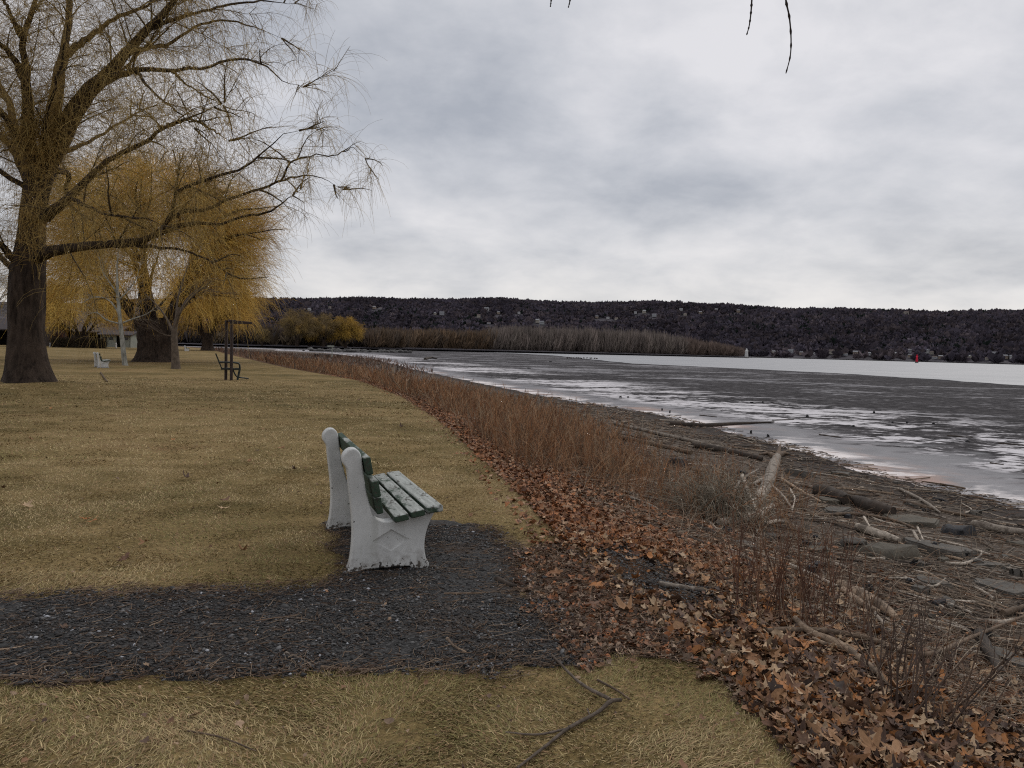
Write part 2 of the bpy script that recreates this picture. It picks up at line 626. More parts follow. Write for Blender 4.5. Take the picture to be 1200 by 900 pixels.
def m_white_paint():
    k = NT('chipped white paint', 0.7, 0.3)
    n = k.noise(2.5, 5, 0.6)
    c = k.ramp(n, [(0.3, (0.43, 0.425, 0.405)), (0.6, (0.56, 0.555, 0.53))])
    streak = k.noise(9, 4, 0.6, stretch=(1, 1, 0.12))
    c = k.mix(k.math('MULTIPLY', k.step(streak, 0.48, 0.72), 0.5), c, (0.36, 0.355, 0.315))
    sp = k.n('ShaderNodeSeparateXYZ')
    k.t.links.new(k.obj(), sp.inputs[0])
    low = k.math('SUBTRACT', 1.0, k.step(sp.outputs[2], 0.0, 0.16))
    chip = k.math('ADD', k.noise(38, 4, 0.6), k.math('MULTIPLY', k.math('POWER', low, 3.0), 0.19))
    ch = k.math('MAXIMUM', k.step(chip, 0.685, 0.705), k.step(k.noise(13, 6, 0.7), 0.72, 0.735))
    c = k.mix(ch, c, (0.05, 0.045, 0.04))
    mud = k.math('MULTIPLY', k.math('SUBTRACT', 1.0, k.step(sp.outputs[2], 0.02, 0.20)), k.step(k.noise(17, 5, 0.7), 0.42, 0.66))
    c = k.mix(k.math('MULTIPLY', mud, 0.55), c, (0.15, 0.125, 0.10))
    blot = k.step(k.noise(5.5, 6, 0.7), 0.56, 0.72)
    c = k.mix(k.math('MULTIPLY', blot, 0.35), c, (0.30, 0.30, 0.275))
    lich = k.math('MULTIPLY', k.step(sp.outputs[2], 0.74, 0.86), k.step(k.noise(34, 4, 0.7), 0.46, 0.56))
    c = k.mix(k.math('MULTIPLY', lich, 0.5), c, (0.26, 0.26, 0.23))
    k.col(c)
    k.bump(k.math('ADD', k.noise(40, 4, 0.6), k.math('MULTIPLY', ch, -2.0)), 0.35, 0.004)
    return k.m


def m_board(name, lo, hi):
    k = NT(name, 0.75, 0.25)
    grain = k.noise(5, 6, 0.7, stretch=(9, 0.7, 9), dist=0.8)
    patch = k.noise(7, 5, 0.65, stretch=(1.6, 0.7, 1.6))
    green = k.ramp(grain, [(0.3, (0.020, 0.036, 0.022)), (0.7, (0.045, 0.070, 0.045))])
    grey = k.ramp(grain, [(0.3, (0.19, 0.195, 0.175)), (0.6, (0.36, 0.37, 0.34)), (0.75, (0.45, 0.46, 0.43))])
    geo = k.n('ShaderNodeNewGeometry')
    sp = k.n('ShaderNodeSeparateXYZ')
    tr = k.n('ShaderNodeVectorTransform', vector_type='NORMAL', convert_from='WORLD', convert_to='OBJECT')
    k.t.links.new(geo.outputs['Normal'], tr.inputs[0])
    k.t.links.new(tr.outputs[0], sp.inputs[0])
    up = k.step(sp.outputs[2], 0.3, 0.8)          # the weathered upper face of the board
    f = k.math('ADD', patch, k.math('MULTIPLY', k.math('SUBTRACT', up, 1.0), 0.30))
    c = k.mix(k.step(f, lo, hi), green, grey)
    dirt = k.step(k.noise(20, 5, 0.75, stretch=(1, 0.45, 1)), 0.56, 0.63)
    c = k.mix(k.math('MULTIPLY', dirt, 0.85), c, (0.05, 0.045, 0.035))
    k.col(c)
    k.bump(grain, 0.4, 0.004)
    return k.m


def m_drift():
    k = NT('driftwood', 0.85, 0.15)
    a = k.attr('Col').outputs['Color']
    f = k.noise(22, 6, 0.7, dist=1.0)
    g = k.noise(5, 5, 0.65)
    c = k.mix(1.0, a, k.ramp(f, [(0.3, (0.45, 0.43, 0.40)), (0.7, (1.4, 1.38, 1.35))]), 'MULTIPLY')
    c = k.mix(k.math('MULTIPLY', k.step(g, 0.50, 0.60), 0.75), c, (0.065, 0.048, 0.036))
    k.col(c)
    k.bump(f, 0.8, 0.01)
    return k.m


M = {}
M['ground'] = m_ground()
M['lake'] = m_lake()
M['gravel'] = m_gravel()
M['white'] = m_white_paint()
M['seat'] = m_board('worn green board', 0.36, 0.52)
M['front'] = m_board('bare grey board', 0.16, 0.32)
M['back'] = m_board('green board', 0.50, 0.66)
M['blade'] = m_vcol('grass blades', 0.85, 0.15)
M['twig'] = m_vcol('twigs', 0.85, 0.15)
M['leaf'] = m_vcol('dead leaves', 0.75, 0.25, 60, 0.3)
M['stone'] = m_vcol('gravel chips', 0.75, 0.35)
M['bark'] = m_bark('willow bark', (0.014, 0.010, 0.008), (0.058, 0.042, 0.032), 9.0, 1.0, 0.08)
M['bark_small'] = m_bark('small bark', (0.055, 0.043, 0.032), (0.13, 0.10, 0.075), 20, 0.5, 0.02)
M['bark_pale'] = m_bark('pale bark', (0.10, 0.095, 0.075), (0.30, 0.29, 0.25), 9, 0.3, 0.01)
M['drift'] = m_drift()
M['forest'] = m_vcol('far bare trees', 0.95, 0.05)
M['hill'] = m_plain('forest floor', (0.06, 0.054, 0.06), 0.95, 0.05, 0.4, 0.02)
M['shoreland'] = m_plain('low shore', (0.10, 0.085, 0.065), 0.95, 0.05, 0.4, 0.05)
M['iron'] = m_plain('brown painted steel', (0.032, 0.018, 0.014), 0.6, 0.4, 0.3, 12)
M['iron_green'] = m_plain('dark green steel', (0.014, 0.020, 0.016), 0.55, 0.4, 0.3, 12)


# ------------------------------------------------------------------ the ground, the lake, the far shore
def polar_grid(az, rad):
    A, Rr = np.meshgrid(az, rad, indexing='ij')
    x, y = np.sin(A) * Rr, np.cos(A) * Rr
    na, nr = A.shape
    i = np.arange(na * nr).reshape(na, nr)
    q = np.stack([i[:-1, :-1], i[:-1, 1:], i[1:, 1:], i[1:, :-1]], -1).reshape(-1, 4)
    return A, Rr, x, y, q[:, ::-1]


def make_ground():
    az = np.concatenate([np.linspace(-180, -46, 70)[:-1], np.linspace(-46, 46, 560)[:-1], np.linspace(46, 180, 70)]) * math.pi / 180
    rad = np.concatenate([[0.0], np.exp(np.linspace(math.log(0.4), math.log(2.4), 12)), np.exp(np.linspace(math.log(2.45), math.log(60), 330)), np.exp(np.linspace(math.log(63), math.log(9000), 70))])
    A, Rr, x, y, q = polar_grid(az, rad)
    z = H(x, y)
    z = np.where(Rr > 500, np.minimum(z, -0.2), z)
    V = np.stack([x, y, z], -1).reshape(-1, 3)
    at = {'edge': sdist(EDGE, x, y).ravel(), 'shore': sdist(SHORE, x, y).ravel(), 'litter': sd_poly(LITTER, x, y).ravel()}
    me = np_mesh('ground', V, q, None, True, at)
    tag(link('ground', me, M['ground']), kind='structure')


def make_path():
    xs = np.arange(-9, 1.3, 0.022)
    ys = np.arange(3.1, 7.4, 0.022)
    X, Y = np.meshgrid(xs, ys, indexing='ij')
    sd = sd_poly(PATH, X, Y) + EDGEN(X, Y)
    Z = H(X, Y) + 0.008 + 0.016 * fbm(X * 9, Y * 9, 3, 40) - 0.03 * sstep(-0.10, 0.03, sd)
    i = np.arange(X.size).reshape(X.shape)
    q = np.stack([i[:-1, :-1], i[1:, :-1], i[1:, 1:], i[:-1, 1:]], -1).reshape(-1, 4)
    ok = (sd.ravel()[q] < 0.03).all(1)
    q = q[ok]
    used = np.unique(q)
    mp = np.full(X.size, -1); mp[used] = np.arange(len(used))
    V = np.stack([X, Y, Z], -1).reshape(-1, 3)[used]
    me = np_mesh('gravel_path', V, mp[q], None, True)
    tag(link('gravel_path', me, M['gravel']), kind='structure')


ICE_EDGE = np.array([[150, -60], [85, 20]] + [list(on_plane(p[0], p[1], LAKE)[:2]) for p in [(1200, 452), (1100, 445), (1000, 438.5), (870, 432), (740, 426.0), (690, 421.0), (650, 416.6), (600, 414.0)]] + [[-60, 620], [-400, 640]])


def make_lake():
    az = np.linspace(-75, 100, 420) * math.pi / 180
    rad = np.exp(np.linspace(math.log(4), math.log(9000), 420))
    A, Rr, x, y, q = polar_grid(az, rad)
    V = np.stack([x, y, np.full_like(x, LAKE)], -1).reshape(-1, 3)
    me = np_mesh('lake_ice', V, q, None, True, {'ds': sdist(SHORE, x, y).ravel(), 'db': sdist(ICE_EDGE, x, y).ravel()})
    tag(link('lake', me, M['lake']), kind='structure')


HZ = lambda px: 409.5 + 0.0262 * (px - 600)
FAR = np.array([(-900, 420), (150, 420), (300, 425), (380, 430), (445, 470), (520, 520), (600, 580), (700, 660), (800, 760), (866, 850), (885, 1100), (950, 1180), (1100, 1180), (1300, 1150), (2600, 1100)], float)
TOP = np.array([(-900, 366), (150, 361), (300, 357.5), (420, 357), (520, 358), (580, 356), (640, 359), (700, 361.5), (760, 360.5), (850, 365), (930, 369.5), (1000, 373.5), (1080, 378), (1200, 379.5), (1500, 388), (2600, 410)], float)


def far_z(px, r):
    """height of the land beyond the lake at image column px, distance r"""
    r0 = np.interp(px, FAR[:, 0], FAR[:, 1])
    elev = (HZ(px) - np.interp(px, TOP[:, 0], TOP[:, 1])) / 900
    rid = 2300.0
    top = elev * rid
    a = np.maximum(r0 + 40, np.interp(px, [600, 860, 900], [1250, 1250, 1210]))
    t = np.clip((r - a) / (rid - a), 0, 1.4)
    z = top * np.where(t < 1, np.sin(np.clip(t, 0, 1) * math.pi / 2) ** 1.25, 1 - 0.25 * (t - 1))
    z = z * (0.93 + 0.14 * fbm(px * 0.012, r * 0.004, 3, 50))
    low = -1.05 + 1.3 * sstep(0, 14, r - r0)
    return np.maximum(low, 0.25 * sstep(0, 14, r - r0)) * (t <= 0) + np.where(t > 0, z + 0.25, 0)


def px_dir(px):
    az = np.arctan((np.asarray(px, float) - 600) / 900)
    return np.sin(az), np.cos(az)


def make_far():
    px = np.concatenate([np.linspace(-900, 200, 60)[:-1], np.linspace(200, 1300, 260)[:-1], np.linspace(1300, 2600, 60)])
    u = np.concatenate([np.linspace(0, 0.08, 12), np.linspace(0.1, 1, 60)])
    PX, U = np.meshgrid(px, u, indexing='ij')
    r0 = np.interp(PX, FAR[:, 0], FAR[:, 1])
    Rr = (r0 - 3) + (3300 - r0) * U ** 1.5
    c = np.cos(np.arctan((PX - 600) / 900))
    sx, sy = px_dir(PX)
    z = far_z(PX, Rr)
    V = np.stack([sx * Rr / 1.0, sy * Rr, z], -1).reshape(-1, 3)
    na, nr = PX.shape
    i = np.arange(na * nr).reshape(na, nr)
    q = np.stack([i[:-1, :-1], i[:-1, 1:], i[1:, 1:], i[1:, :-1]], -1).reshape(-1, 4)[:, ::-1]
    me = np_mesh('hills', V, q, None, True)
    tag(link('hills', me, M['hill']), kind='structure')


def far_point(px, r):
    sx, sy = px_dir(px)
    z = far_z(np.asarray(px, float), np.asarray(r, float))
    return np.stack([sx * r, sy * r, z], -1)


make_ground()
make_path()
make_lake()
make_far()


# ------------------------------------------------------------------ far woods (uncountable masses)
def spiky_trees(G, base, h, wd, col, n=10, thick=0.5, low=0.12):
    """many bare trees: each a spray of thin tapering blades; base (N,3)"""
    N = len(base)
    a = rng.random((N, n)) * 2 * math.pi
    rr = np.sqrt(rng.random((N, n))) * 0.5
    a2 = a + rng.normal(0, 1.2, (N, n))
    hh = 0.35 + 0.65 * rng.random((N, n)) * (1 - 0.9 * rr ** 2)
    tip = base[:, None, :] + np.stack([np.cos(a) * rr * wd[:, None], np.sin(a) * rr * wd[:, None], hh * h[:, None]], -1)
    st = base[:, None, :] + np.stack([np.cos(a2) * rr * 0.45 * wd[:, None], np.sin(a2) * rr * 0.45 * wd[:, None], low * h[:, None] * rng.random((N, n))], -1)
    b = rng.random((N, n)) * math.pi
    side = np.stack([np.cos(b), np.sin(b), 0 * b], -1) * (thick * (0.5 + rng.random((N, n))) * wd[:, None] / 8)[..., None]
    mid = st * 0.32 + tip * 0.68
    V = np.stack([st, mid + side, tip, mid - side], 2).reshape(-1, 3)
    q = np.arange(N * n * 4).reshape(-1, 4)
    c = np.repeat(col, n * 4, axis=0) * (0.75 + 0.5 * np.repeat(rng.random(N * n), 4))[:, None]
    G.add(V, quads=q, col=c)


def pal(N, cols, var=0.2):
    cols = np.asarray(cols, float)
    return cols[rng.integers(0, len(cols), N)] * (1 + var * (rng.random((N, 1)) * 2 - 1))


SPOTS = [  # (image column, image row of the house, kind of cluster)
    (374, 360, 0), (385, 361, 0), (444, 362, 0), (437, 361, 0), (361, 363, 0), (508, 368, 1), (516, 368, 1), (552, 362, 1), (568, 363, 1), (559, 371, 1), (571, 379, 1), (582, 367, 1), (606, 367, 1), (628, 377, 1), (633, 379, 1),
    (697, 372, 2), (710, 373, 2), (720, 374, 2), (738, 360, 3), (746, 359, 3), (742, 367, 3), (752, 366, 3), (764, 370, 3), (780, 361, 3), (795, 363, 3), (800, 369, 3), (812, 365, 3), (818, 367, 3), (829, 367, 3), (836, 364, 3), (852, 364, 3), (862, 365, 3), (877, 361, 3),
    (1058, 368, 4), (1075, 367, 4), (1083, 367, 4), (1100, 367, 4),
    (905, 414, 5), (925, 413, 5), (938, 415, 5), (952, 415, 5), (973, 414, 5), (989, 416, 5), (1001, 415, 5), (1017, 416, 5), (1046, 417, 5), (1063, 413, 5), (1065, 418, 5), (1084, 413, 5), (1090, 415, 5), (1094, 420, 5), (1101, 420, 5), (1128, 414, 5), (1134, 420, 5), (1163, 416, 5), (1176, 420, 5), (1185, 420, 5), (1155, 422, 5)]
rr_ = np.linspace(1000, 2500, 400)
HOUSE = []
for px, py, cl in SPOTS:
    r0_ = float(np.interp(px, FAR[:, 0], FAR[:, 1]))
    ys = HZ(px) - (far_z(np.full(400, float(px)), rr_) - EYE) / (rr_ * math.cos(math.atan((px - 600) / 900))) * 900
    r_ = float(rr_[int(np.argmin(np.abs(ys - (py + 2.0))))])
    if cl == 5: r_ = max(min(r_, r0_ + 170), r0_ + 25)
    HOUSE.append((px, r_, cl))


def make_forest():
    G = Geo()
    N = 42000
    px = rng.uniform(150, 1380, N)
    u = rng.random(N)
    r0 = np.maximum(np.interp(px, FAR[:, 0], FAR[:, 1]) + 10, np.interp(px, [600, 860, 900], [1180, 1180, 1150]))
    r = r0 + (2420 - r0) * u ** 0.8
    ok = np.ones(N, bool)
    for hx, hr_, _ in HOUSE:        # each house stands in its own clearing
        ok &= ~((np.abs(px - hx) < 6.5) & (r > hr_ - 75) & (r < hr_ + 8))
    px, r, u = px[ok], r[ok], u[ok]
    N = len(px)
    b = far_point(px, r)
    h = rng.uniform(7, 13, N) * rng.choice([1, 1, 1.0, 1.35], N)
    wd = rng.uniform(11, 20, N)
    col = pal(N, [(0.076, 0.062, 0.073), (0.066, 0.057, 0.070), (0.090, 0.072, 0.076), (0.070, 0.060, 0.076)], 0.15)
    patch = fbm(px * 0.02, r * 0.006, 3, 55)
    col *= (0.78 + 0.45 * sstep(.3, .7, patch))[:, None]
    ev = (rng.random(N) < 0.35 * sstep(.58, .68, fbm(px * 0.035 + 7, r * 0.008, 3, 56)) + np.where(u > 0.8, 0.22, 0.05))
    col[ev] = pal(int(ev.sum()), [(0.016, 0.022, 0.018)], 0.3)
    wd[ev] *= 0.45
    h[ev] *= 0.95
    spiky_trees(G, b, h, wd, col, 11, 1.8)
    o = G.obj('hillside_forest', M['forest'])
    tag(o, 'dark bare woods covering the long hill across the lake', 'forest', kind='stuff')

    G = Geo()
    N = 2300
    px = rng.uniform(430, 868, N)
    dr = rng.random(N) ** 1.3 * 150 + 8
    r = np.interp(px, FAR[:, 0], FAR[:, 1]) + dr
    b = far_point(px, r)
    taper = np.interp(px, [430, 560, 590, 760, 868], [0.72, 0.78, 1.0, 1.0, 0.42])
    h = rng.uniform(17, 26, N) * taper * np.interp(px, [430, 600, 868], [0.85, 0.95, 1.2])
    wd = rng.uniform(6, 10, N)
    cl = np.where((px < 575)[:, None], pal(N, [(0.15, 0.105, 0.07), (0.125, 0.095, 0.072), (0.18, 0.12, 0.075)]), pal(N, [(0.175, 0.145, 0.123), (0.21, 0.17, 0.147), (0.15, 0.124, 0.11)]))
    cl = np.where((px > 800)[:, None], pal(N, [(0.145, 0.108, 0.09), (0.165, 0.122, 0.10)]), cl)
    spiky_trees(G, b, h, wd * rng.uniform(0.9, 1.7, N), cl, 40, 0.20, 0.25)
    tag(G.obj('far_shore_woods', M['forest']), 'grey brown bare trees massed along the far shore', 'woods', kind='stuff')

    G = Geo()
    N = 900
    px = rng.uniform(150, 470, N)
    r = np.interp(px, FAR[:, 0], FAR[:, 1]) + rng.uniform(30, 160, N)
    b = far_point(px, r)
    h = rng.uniform(8, 15, N)
    spiky_trees(G, b, h, rng.uniform(8, 13, N), pal(N, [(0.075, 0.055, 0.045), (0.06, 0.05, 0.046), (0.10, 0.075, 0.05)]), 24, 0.6, 0.05)
    tag(G.obj('inlet_thicket', M['forest']), 'brown thicket behind the yellow willows at the far left shore', 'thicket', kind='stuff')


make_forest()


# ------------------------------------------------------------------ willows
def unit(v):
    return v / (np.linalg.norm(v, axis=-1, keepdims=True) + 1e-9)


def grow(S0, D0, L, K, droop, wig, up=0.0):
    """N branches at once: start, direction, length -> (N,K,3)"""
    P = [S0]
    D = unit(D0)
    st = (np.asarray(L) / (K - 1))[:, None]
    for k in range(1, K):
        f = k / (K - 1)
        D = D + np.array([0, 0, -1.0]) * (np.asarray(droop).reshape(-1, 1) * f - up * (1 - f)) / (K - 1) + rng.normal(0, wig, D.shape) / math.sqrt(K)
        D = unit(D)
        P.append(P[-1] + D * st)
    return np.stack(P, 1)


def attach(Ps, n, lo=0.15, hi=1.0, weight=None):
    """Ps (N,K,3): n random points on them and the tangents there"""
    N, K, _ = Ps.shape
    if weight is None:
        weight = np.linalg.norm(np.diff(Ps, axis=1), axis=2).sum(1)
    i = rng.choice(N, n, p=weight / weight.sum())
    t = (lo + (hi - lo) * rng.random(n)) * (K - 1)
    k = np.minimum(t.astype(int), K - 2)
    f = (t - k)[:, None]
    a, b = Ps[i, k], Ps[i, k + 1]
    return a + (b - a) * f, unit(b - a), i, t / (K - 1)


def rand_dir(n):
    return unit(rng.normal(0, 1, (n, 3)))


def trunk_mesh(name, rings, sides=26, ridge=0.07, seed=0):
    """one furrowed trunk from a list of (x,y,z,r)"""
    Pr = catmull(np.array(rings, float), len(rings) * 7)
    a = np.arange(sides) * 2 * math.pi / sides
    V = []
    for k, (x, y, z, r) in enumerate(Pr):
        f = 1 + ridge * (np.sin(a * 7 + seed + 0.9 * math.sin(z)) * 0.5 + (vnoise(a * 3.2 + seed, np.full_like(a, z * 1.5), 3) - 0.5) * 2)
        V.append(np.stack([x + np.cos(a) * r * f, y + np.sin(a) * r * f, np.full_like(a, z)], -1))
    V = np.array(V)
    K = len(V)
    i = np.arange(K * sides).reshape(K, sides)
    n = np.roll(i, -1, axis=1)
    q = np.stack([i[:-1], n[:-1], n[1:], i[1:]], -1).reshape(-1, 4)
    return V.reshape(-1, 3), q


def big_willow():
    Y0 = TREE0[1]
    sc = Y0 / 900
    z0 = gz(TREE0[0], TREE0[1]) - 0.15
    G = Geo()
    tr = [(37, 462, 0, 40), (36, 452, 0, 32), (34, 440, 0, 26), (32, 420, 0, 21.5), (31, 395, 0, 19), (31, 360, 0, 18.5), (32, 325, 0, 18.5), (35, 300, 0, 17), (38, 268, 0, 14), (42, 232, 0, 14), (47, 205, 0, 15), (51, 188, 0, 13)]
    rings = []
    for px, py, dy, r in tr:
        p = at_y(px, py, Y0 + dy)
        rings.append((p[0], p[1], p[2], r * sc))
    v, q = trunk_mesh('t', rings, 30, 0.075, 2)
    G.add(v, quads=q)
    # limbs traced from the photo: (pixel x, pixel y, metres nearer/farther than the trunk, radius in pixels)
    limbs = [
        [(50, 200, 0, 13), (72, 162, -.2, 12), (94, 121, -.5, 11), (125, 87, -.8, 9.5), (151, 60, -1, 8), (172, 36, -1.2, 6.5), (196, 11, -1.4, 5.5), (225, -25, -1.6, 4), (260, -60, -1.8, 2.2)],
        [(54, 200, .2, 11), (64, 125, .5, 8.5), (72, 76, .8, 7.5), (78, 45, 1, 6), (81, 12, 1.2, 5), (82, -40, 1.3, 4), (90, -110, 1.4, 2)],
        [(76, 66, .9, 4.5), (92, 52, .6, 4.2), (113, 38, .2, 3.8), (132, 23, 0, 3.2), (168, 8, -.3, 2.6), (200, -6, -.6, 1.8)],
        [(45, 205, -.1, 9), (33, 162, -.6, 8), (32, 113, -1, 7), (30, 76, -1.2, 5.5), (27, 45, -1.3, 4.8), (36, 18, -1.4, 4), (42, -20, -1.4, 3), (46, -70, -1.5, 1.6)],
        [(28, 48, -1.3, 3.6), (15, 23, -1.6, 3), (3, -2, -1.9, 2.4), (-14, -40, -2.2, 1.4)],
        [(40, 225, 0, 8), (20, 180, .4, 6.5), (5, 163, .6, 5.5), (-25, 140, 1, 4), (-70, 110, 1.5, 2.5)],
        [(36, 205, .8, 6.5), (18, 158, 1.8, 6), (11, 121, 2.2, 5.2), (-6, 92, 2.6, 4.2), (-30, 40, 3, 2.5)],
        [(31, 100, -1.1, 4.6), (14, 66, -1.4, 4.2), (-6, 46, -1.8, 3.6), (-40, 20, -2.4, 2)],
        [(44, 258, 0, 7.5), (60, 249, -.5, 7), (83, 230, -1, 5.2), (113, 200, -1.6, 4.4), (140, 181, -2, 3.9), (170, 166, -2.4, 3.3), (196, 147, -2.8, 2.7), (227, 136, -3.2, 2.6), (263, 120, -3.6, 1.5)],
        [(196, 147, -2.8, 2.6), (222, 140, -2.6, 2), (245, 150, -2.4, 1.6), (268, 165, -2.2, 1.1)],
        [(34, 305, 0, 11), (53, 296, -.4, 7.5), (94, 289, -1, 5.6), (132, 285, -1.6, 5), (168, 281, -2.2, 4.4), (189, 271, -2.5, 3.8), (200, 253, -2.8, 2.9), (206, 227, -3, 2.4), (220, 218, -3.2, 2.7), (257, 206, -3.6, 2.3), (291, 193, -4, 2), (314, 174, -4.2, 1.6), (335, 157, -4.4, 1.2), (362, 150, -4.6, .8)],
        [(198, 257, -2.7, 3), (212, 249, -2.6, 2.7), (234, 247, -2.4, 2.5), (272, 232, -2.2, 2.2), (302, 223, -2, 2), (329, 212, -1.9, 1.8), (350, 206, -1.8, 1.4), (378, 209, -1.7, 1.1), (402, 222, -1.7, .7)],
        [(329, 212, -1.9, 1.4), (342, 190, -2.2, 1.2), (365, 183, -2.5, 1), (396, 181, -2.7, .9), (412, 174, -2.9, .7), (428, 186, -3, .5)],
        [(182, 276, -2.4, 3.6), (203, 268, -2.2, 3), (227, 261, -1.8, 2.6), (257, 263, -1.5, 2.2), (287, 253, -1.2, 2), (314, 249, -1, 1.8), (336, 234, -.8, 1.4), (352, 222, -.6, 1)],
        [(130, 287, -1.6, 3), (181, 289, -2.2, 2.2), (212, 293, -2.5, 1.9), (242, 304, -2.8, 1.4), (266, 320, -3, .9)],
        [(32, 315, 0, 8), (14, 302, -.3, 6), (-2, 284, -.6, 5.2), (-40, 262, -1, 3.5)],
        [(30, 318, .2, 6), (10, 310, .6, 4.6), (-6, 297, 1, 4), (-50, 285, 1.6, 2.4)],
        [(120, 93, -.7, 5), (140, 88, -1, 4), (162, 82, -1.3, 3.4), (200, 83, -1.8, 2.8), (242, 79, -2.3, 2.3), (272, 70, -2.8, 2), (305, 75, -3.2, 1.6), (333, 94, -3.5, 1.2), (355, 102, -3.7, .8)],
        [(150, 62, -1, 3.6), (175, 56, -.6, 2.8), (200, 50, -.2, 2.3), (232, 30, .2, 2), (262, 25, .6, 1.6), (300, 32, 1, 1.2), (330, 45, 1.3, .8)],
        [(172, 36, -1.2, 3.2), (205, 22, -.6, 2.4), (250, 10, 0, 2), (300, 2, .5, 1.5), (345, 4, 1, 1)],
        [(83, 230, -1, 2.6), (100, 241, -1.8, 2.2), (130, 252, -2.6, 1.8), (170, 256, -3.2, 1.5), (190, 264, -3.6, 1)],
        [(66, 200, .6, 4), (80, 205, 1.6, 3.2), (77, 228, 2, 2.6), (92, 250, 2.4, 2), (110, 268, 2.8, 1.2)],
        [(200, 83, -1.8, 1.8), (218, 98, -1.8, 1.5), (240, 112, -1.9, 1.2), (262, 124, -2, .9)],
        [(160, 83, -1.3, 2), (176, 105, -2.2, 1.7), (205, 128, -3, 1.3), (228, 150, -3.6, .9)],
    ]
    # limbs reaching towards and away from the viewer, so the crown is round
    for az, el, ln, r, hz in [(-100, 40, 5.5, 4, 205), (-60, 25, 5, 3.2, 190), (80, 35, 6, 4, 200), (110, 20, 6, 3.4, 215), (-120, 55, 6.5, 4, 190), (60, 55, 6.5, 4, 190), (150, 45, 6, 3.5, 200), (-150, 30, 6, 3.5, 230)]:
        p0 = at_y(46, hz, Y0)
        d = np.array([math.cos(R(az)) * math.cos(R(el)), math.sin(R(az)) * math.cos(R(el)), math.sin(R(el))])
        pts = [p0]
        for k in range(5):
            d = unit(d + rng.normal(0, 0.12, 3) + np.array([0, 0, 0.06]))
            pts.append(pts[-1] + d * ln / 5)
        limbs.append([('w', p, r * (1 - 0.75 * k / 5)) for k, p in enumerate(pts)])
    LP, LR = [], []
    for lb in limbs:
        if lb[0][0] == 'w':
            P = np.array([p for _, p, _ in lb]); rr = np.array([r for _, _, r in lb]) * sc
        else:
            P = np.array([at_y(px, py, Y0 + dy) for px, py, dy, r in lb]); rr = np.array([r * (Y0 + dy) / 900 for px, py, dy, r in lb])
        X = catmull(np.hstack([P, rr[:, None]]), 24)
        X[1:-1, :3] += rng.normal(0, 0.015, (22, 3))
        X[:, 3] *= 0.94 - 0.24 * sstep(0.1, 0.5, np.linspace(0, 1, 24)) - 0.5 * sstep(0.72, 1.0, np.linspace(0, 1, 24))
        LP.append(X[:, :3]); LR.append(np.maximum(X[:, 3], 0.005))
    LP, LR = np.array(LP), np.array(LR)
    G.tubes(LP, LR, 9)
    root = empty('willow_tree', (TREE0[0], TREE0[1], z0 + 0.15), 0, 'big bare willow with a dark furrowed trunk on a grassy mound', 'tree')
    short = lambda S_: np.interp(600 + 900 * S_[:, 0] / S_[:, 1], [190, 330, 420], [1.0, 0.78, 0.5])
    # secondary branches
    w_ = np.linalg.norm(np.diff(LP, axis=1), axis=2).sum(1) * np.clip(LR.mean(1) / 0.07, 0.7, 1.25)
    s, t, i, f = attach(LP, 300, 0.12, 1.0, w_)
    tip = np.repeat(np.arange(len(LP)), 2)[:80]
    nt_ = len(tip)
    s[:nt_], t[:nt_], f[:nt_] = LP[tip, -1], unit(LP[tip, -1] - LP[tip, -3]) * 1.6, 0.75
    d = unit(t * 0.7 + rand_dir(300) * 0.8 + np.array([0.0, 0, 0.18]))
    L2 = rng.uniform(0.9, 2.5, 300) * (1 - 0.55 * f) * short(s)
    B2 = grow(s, d, L2, 9, 0.7, 0.28, 0.25)
    r2 = np.linspace(1, 0.25, 9)[None] * rng.uniform(0.014, 0.034, 300)[:, None]
    C = Geo()
    c_dark = (0.060, 0.046, 0.030)
    C.tubes(B2, r2, 4, pal(300, [c_dark, (0.085, 0.062, 0.035)]))
    s, t, i, f = attach(np.concatenate([B2]), 1500, 0.1, 1.0)
    d = unit(t * 0.6 + rand_dir(1500) * 0.8 + np.array([0.0, 0, 0.05]))
    B3 = grow(s, d, rng.uniform(0.5, 1.3, 1500) * short(s), 7, 1.0, 0.3, 0.2)
    C.tubes(B3, np.linspace(1, 0.4, 7)[None] * rng.uniform(0.006, 0.012, 1500)[:, None], 3, pal(1500, [(0.15, 0.105, 0.045), (0.20, 0.14, 0.055), (0.10, 0.07, 0.038)]))
    allB = np.concatenate([LP[:, ::3][:, :8][:, :7], B2[:, [0, 1, 3, 4, 5, 6, 8]], B3])
    wt = np.concatenate([np.full(len(LP), 1.3), np.full(300, 1.3), np.full(1500, 1.0)]) * np.maximum(np.linalg.norm(np.diff(allB, axis=1), axis=2).sum(1), 0.12)
    n = 22000
    s, t, i, f = attach(allB, n, 0.1, 1.0, wt)
    d = unit(t * 0.5 + rand_dir(n) * 0.75 + np.array([0.0, 0, -0.02]))
    TW = grow(s, d, rng.uniform(0.45, 1.75, n) * np.maximum(short(s), 0.72), 6, rng.uniform(1.2, 3.8, n), 0.09, 0.1)
    C.tubes(TW, np.linspace(1, 0.5, 6)[None] * rng.uniform(0.0024, 0.0046, n)[:, None], 3, pal(n, [(0.36, 0.25, 0.085), (0.44, 0.31, 0.11), (0.24, 0.16, 0.062)], 0.25))
    # shoots sprouting in tufts along the trunk and at the fork
    n = 1500
    zz = rng.choice([0, 1, 2], n, p=[0.45, 0.25, 0.3])
    cen = np.array([at_y(50, 165, Y0 - 0.5), at_y(42, 262, Y0 - 0.4), at_y(60, 130, Y0 - .3)])[zz]
    s = cen + rng.normal(0, 1, (n, 3)) * np.array([0.28, 0.25, 0.55])
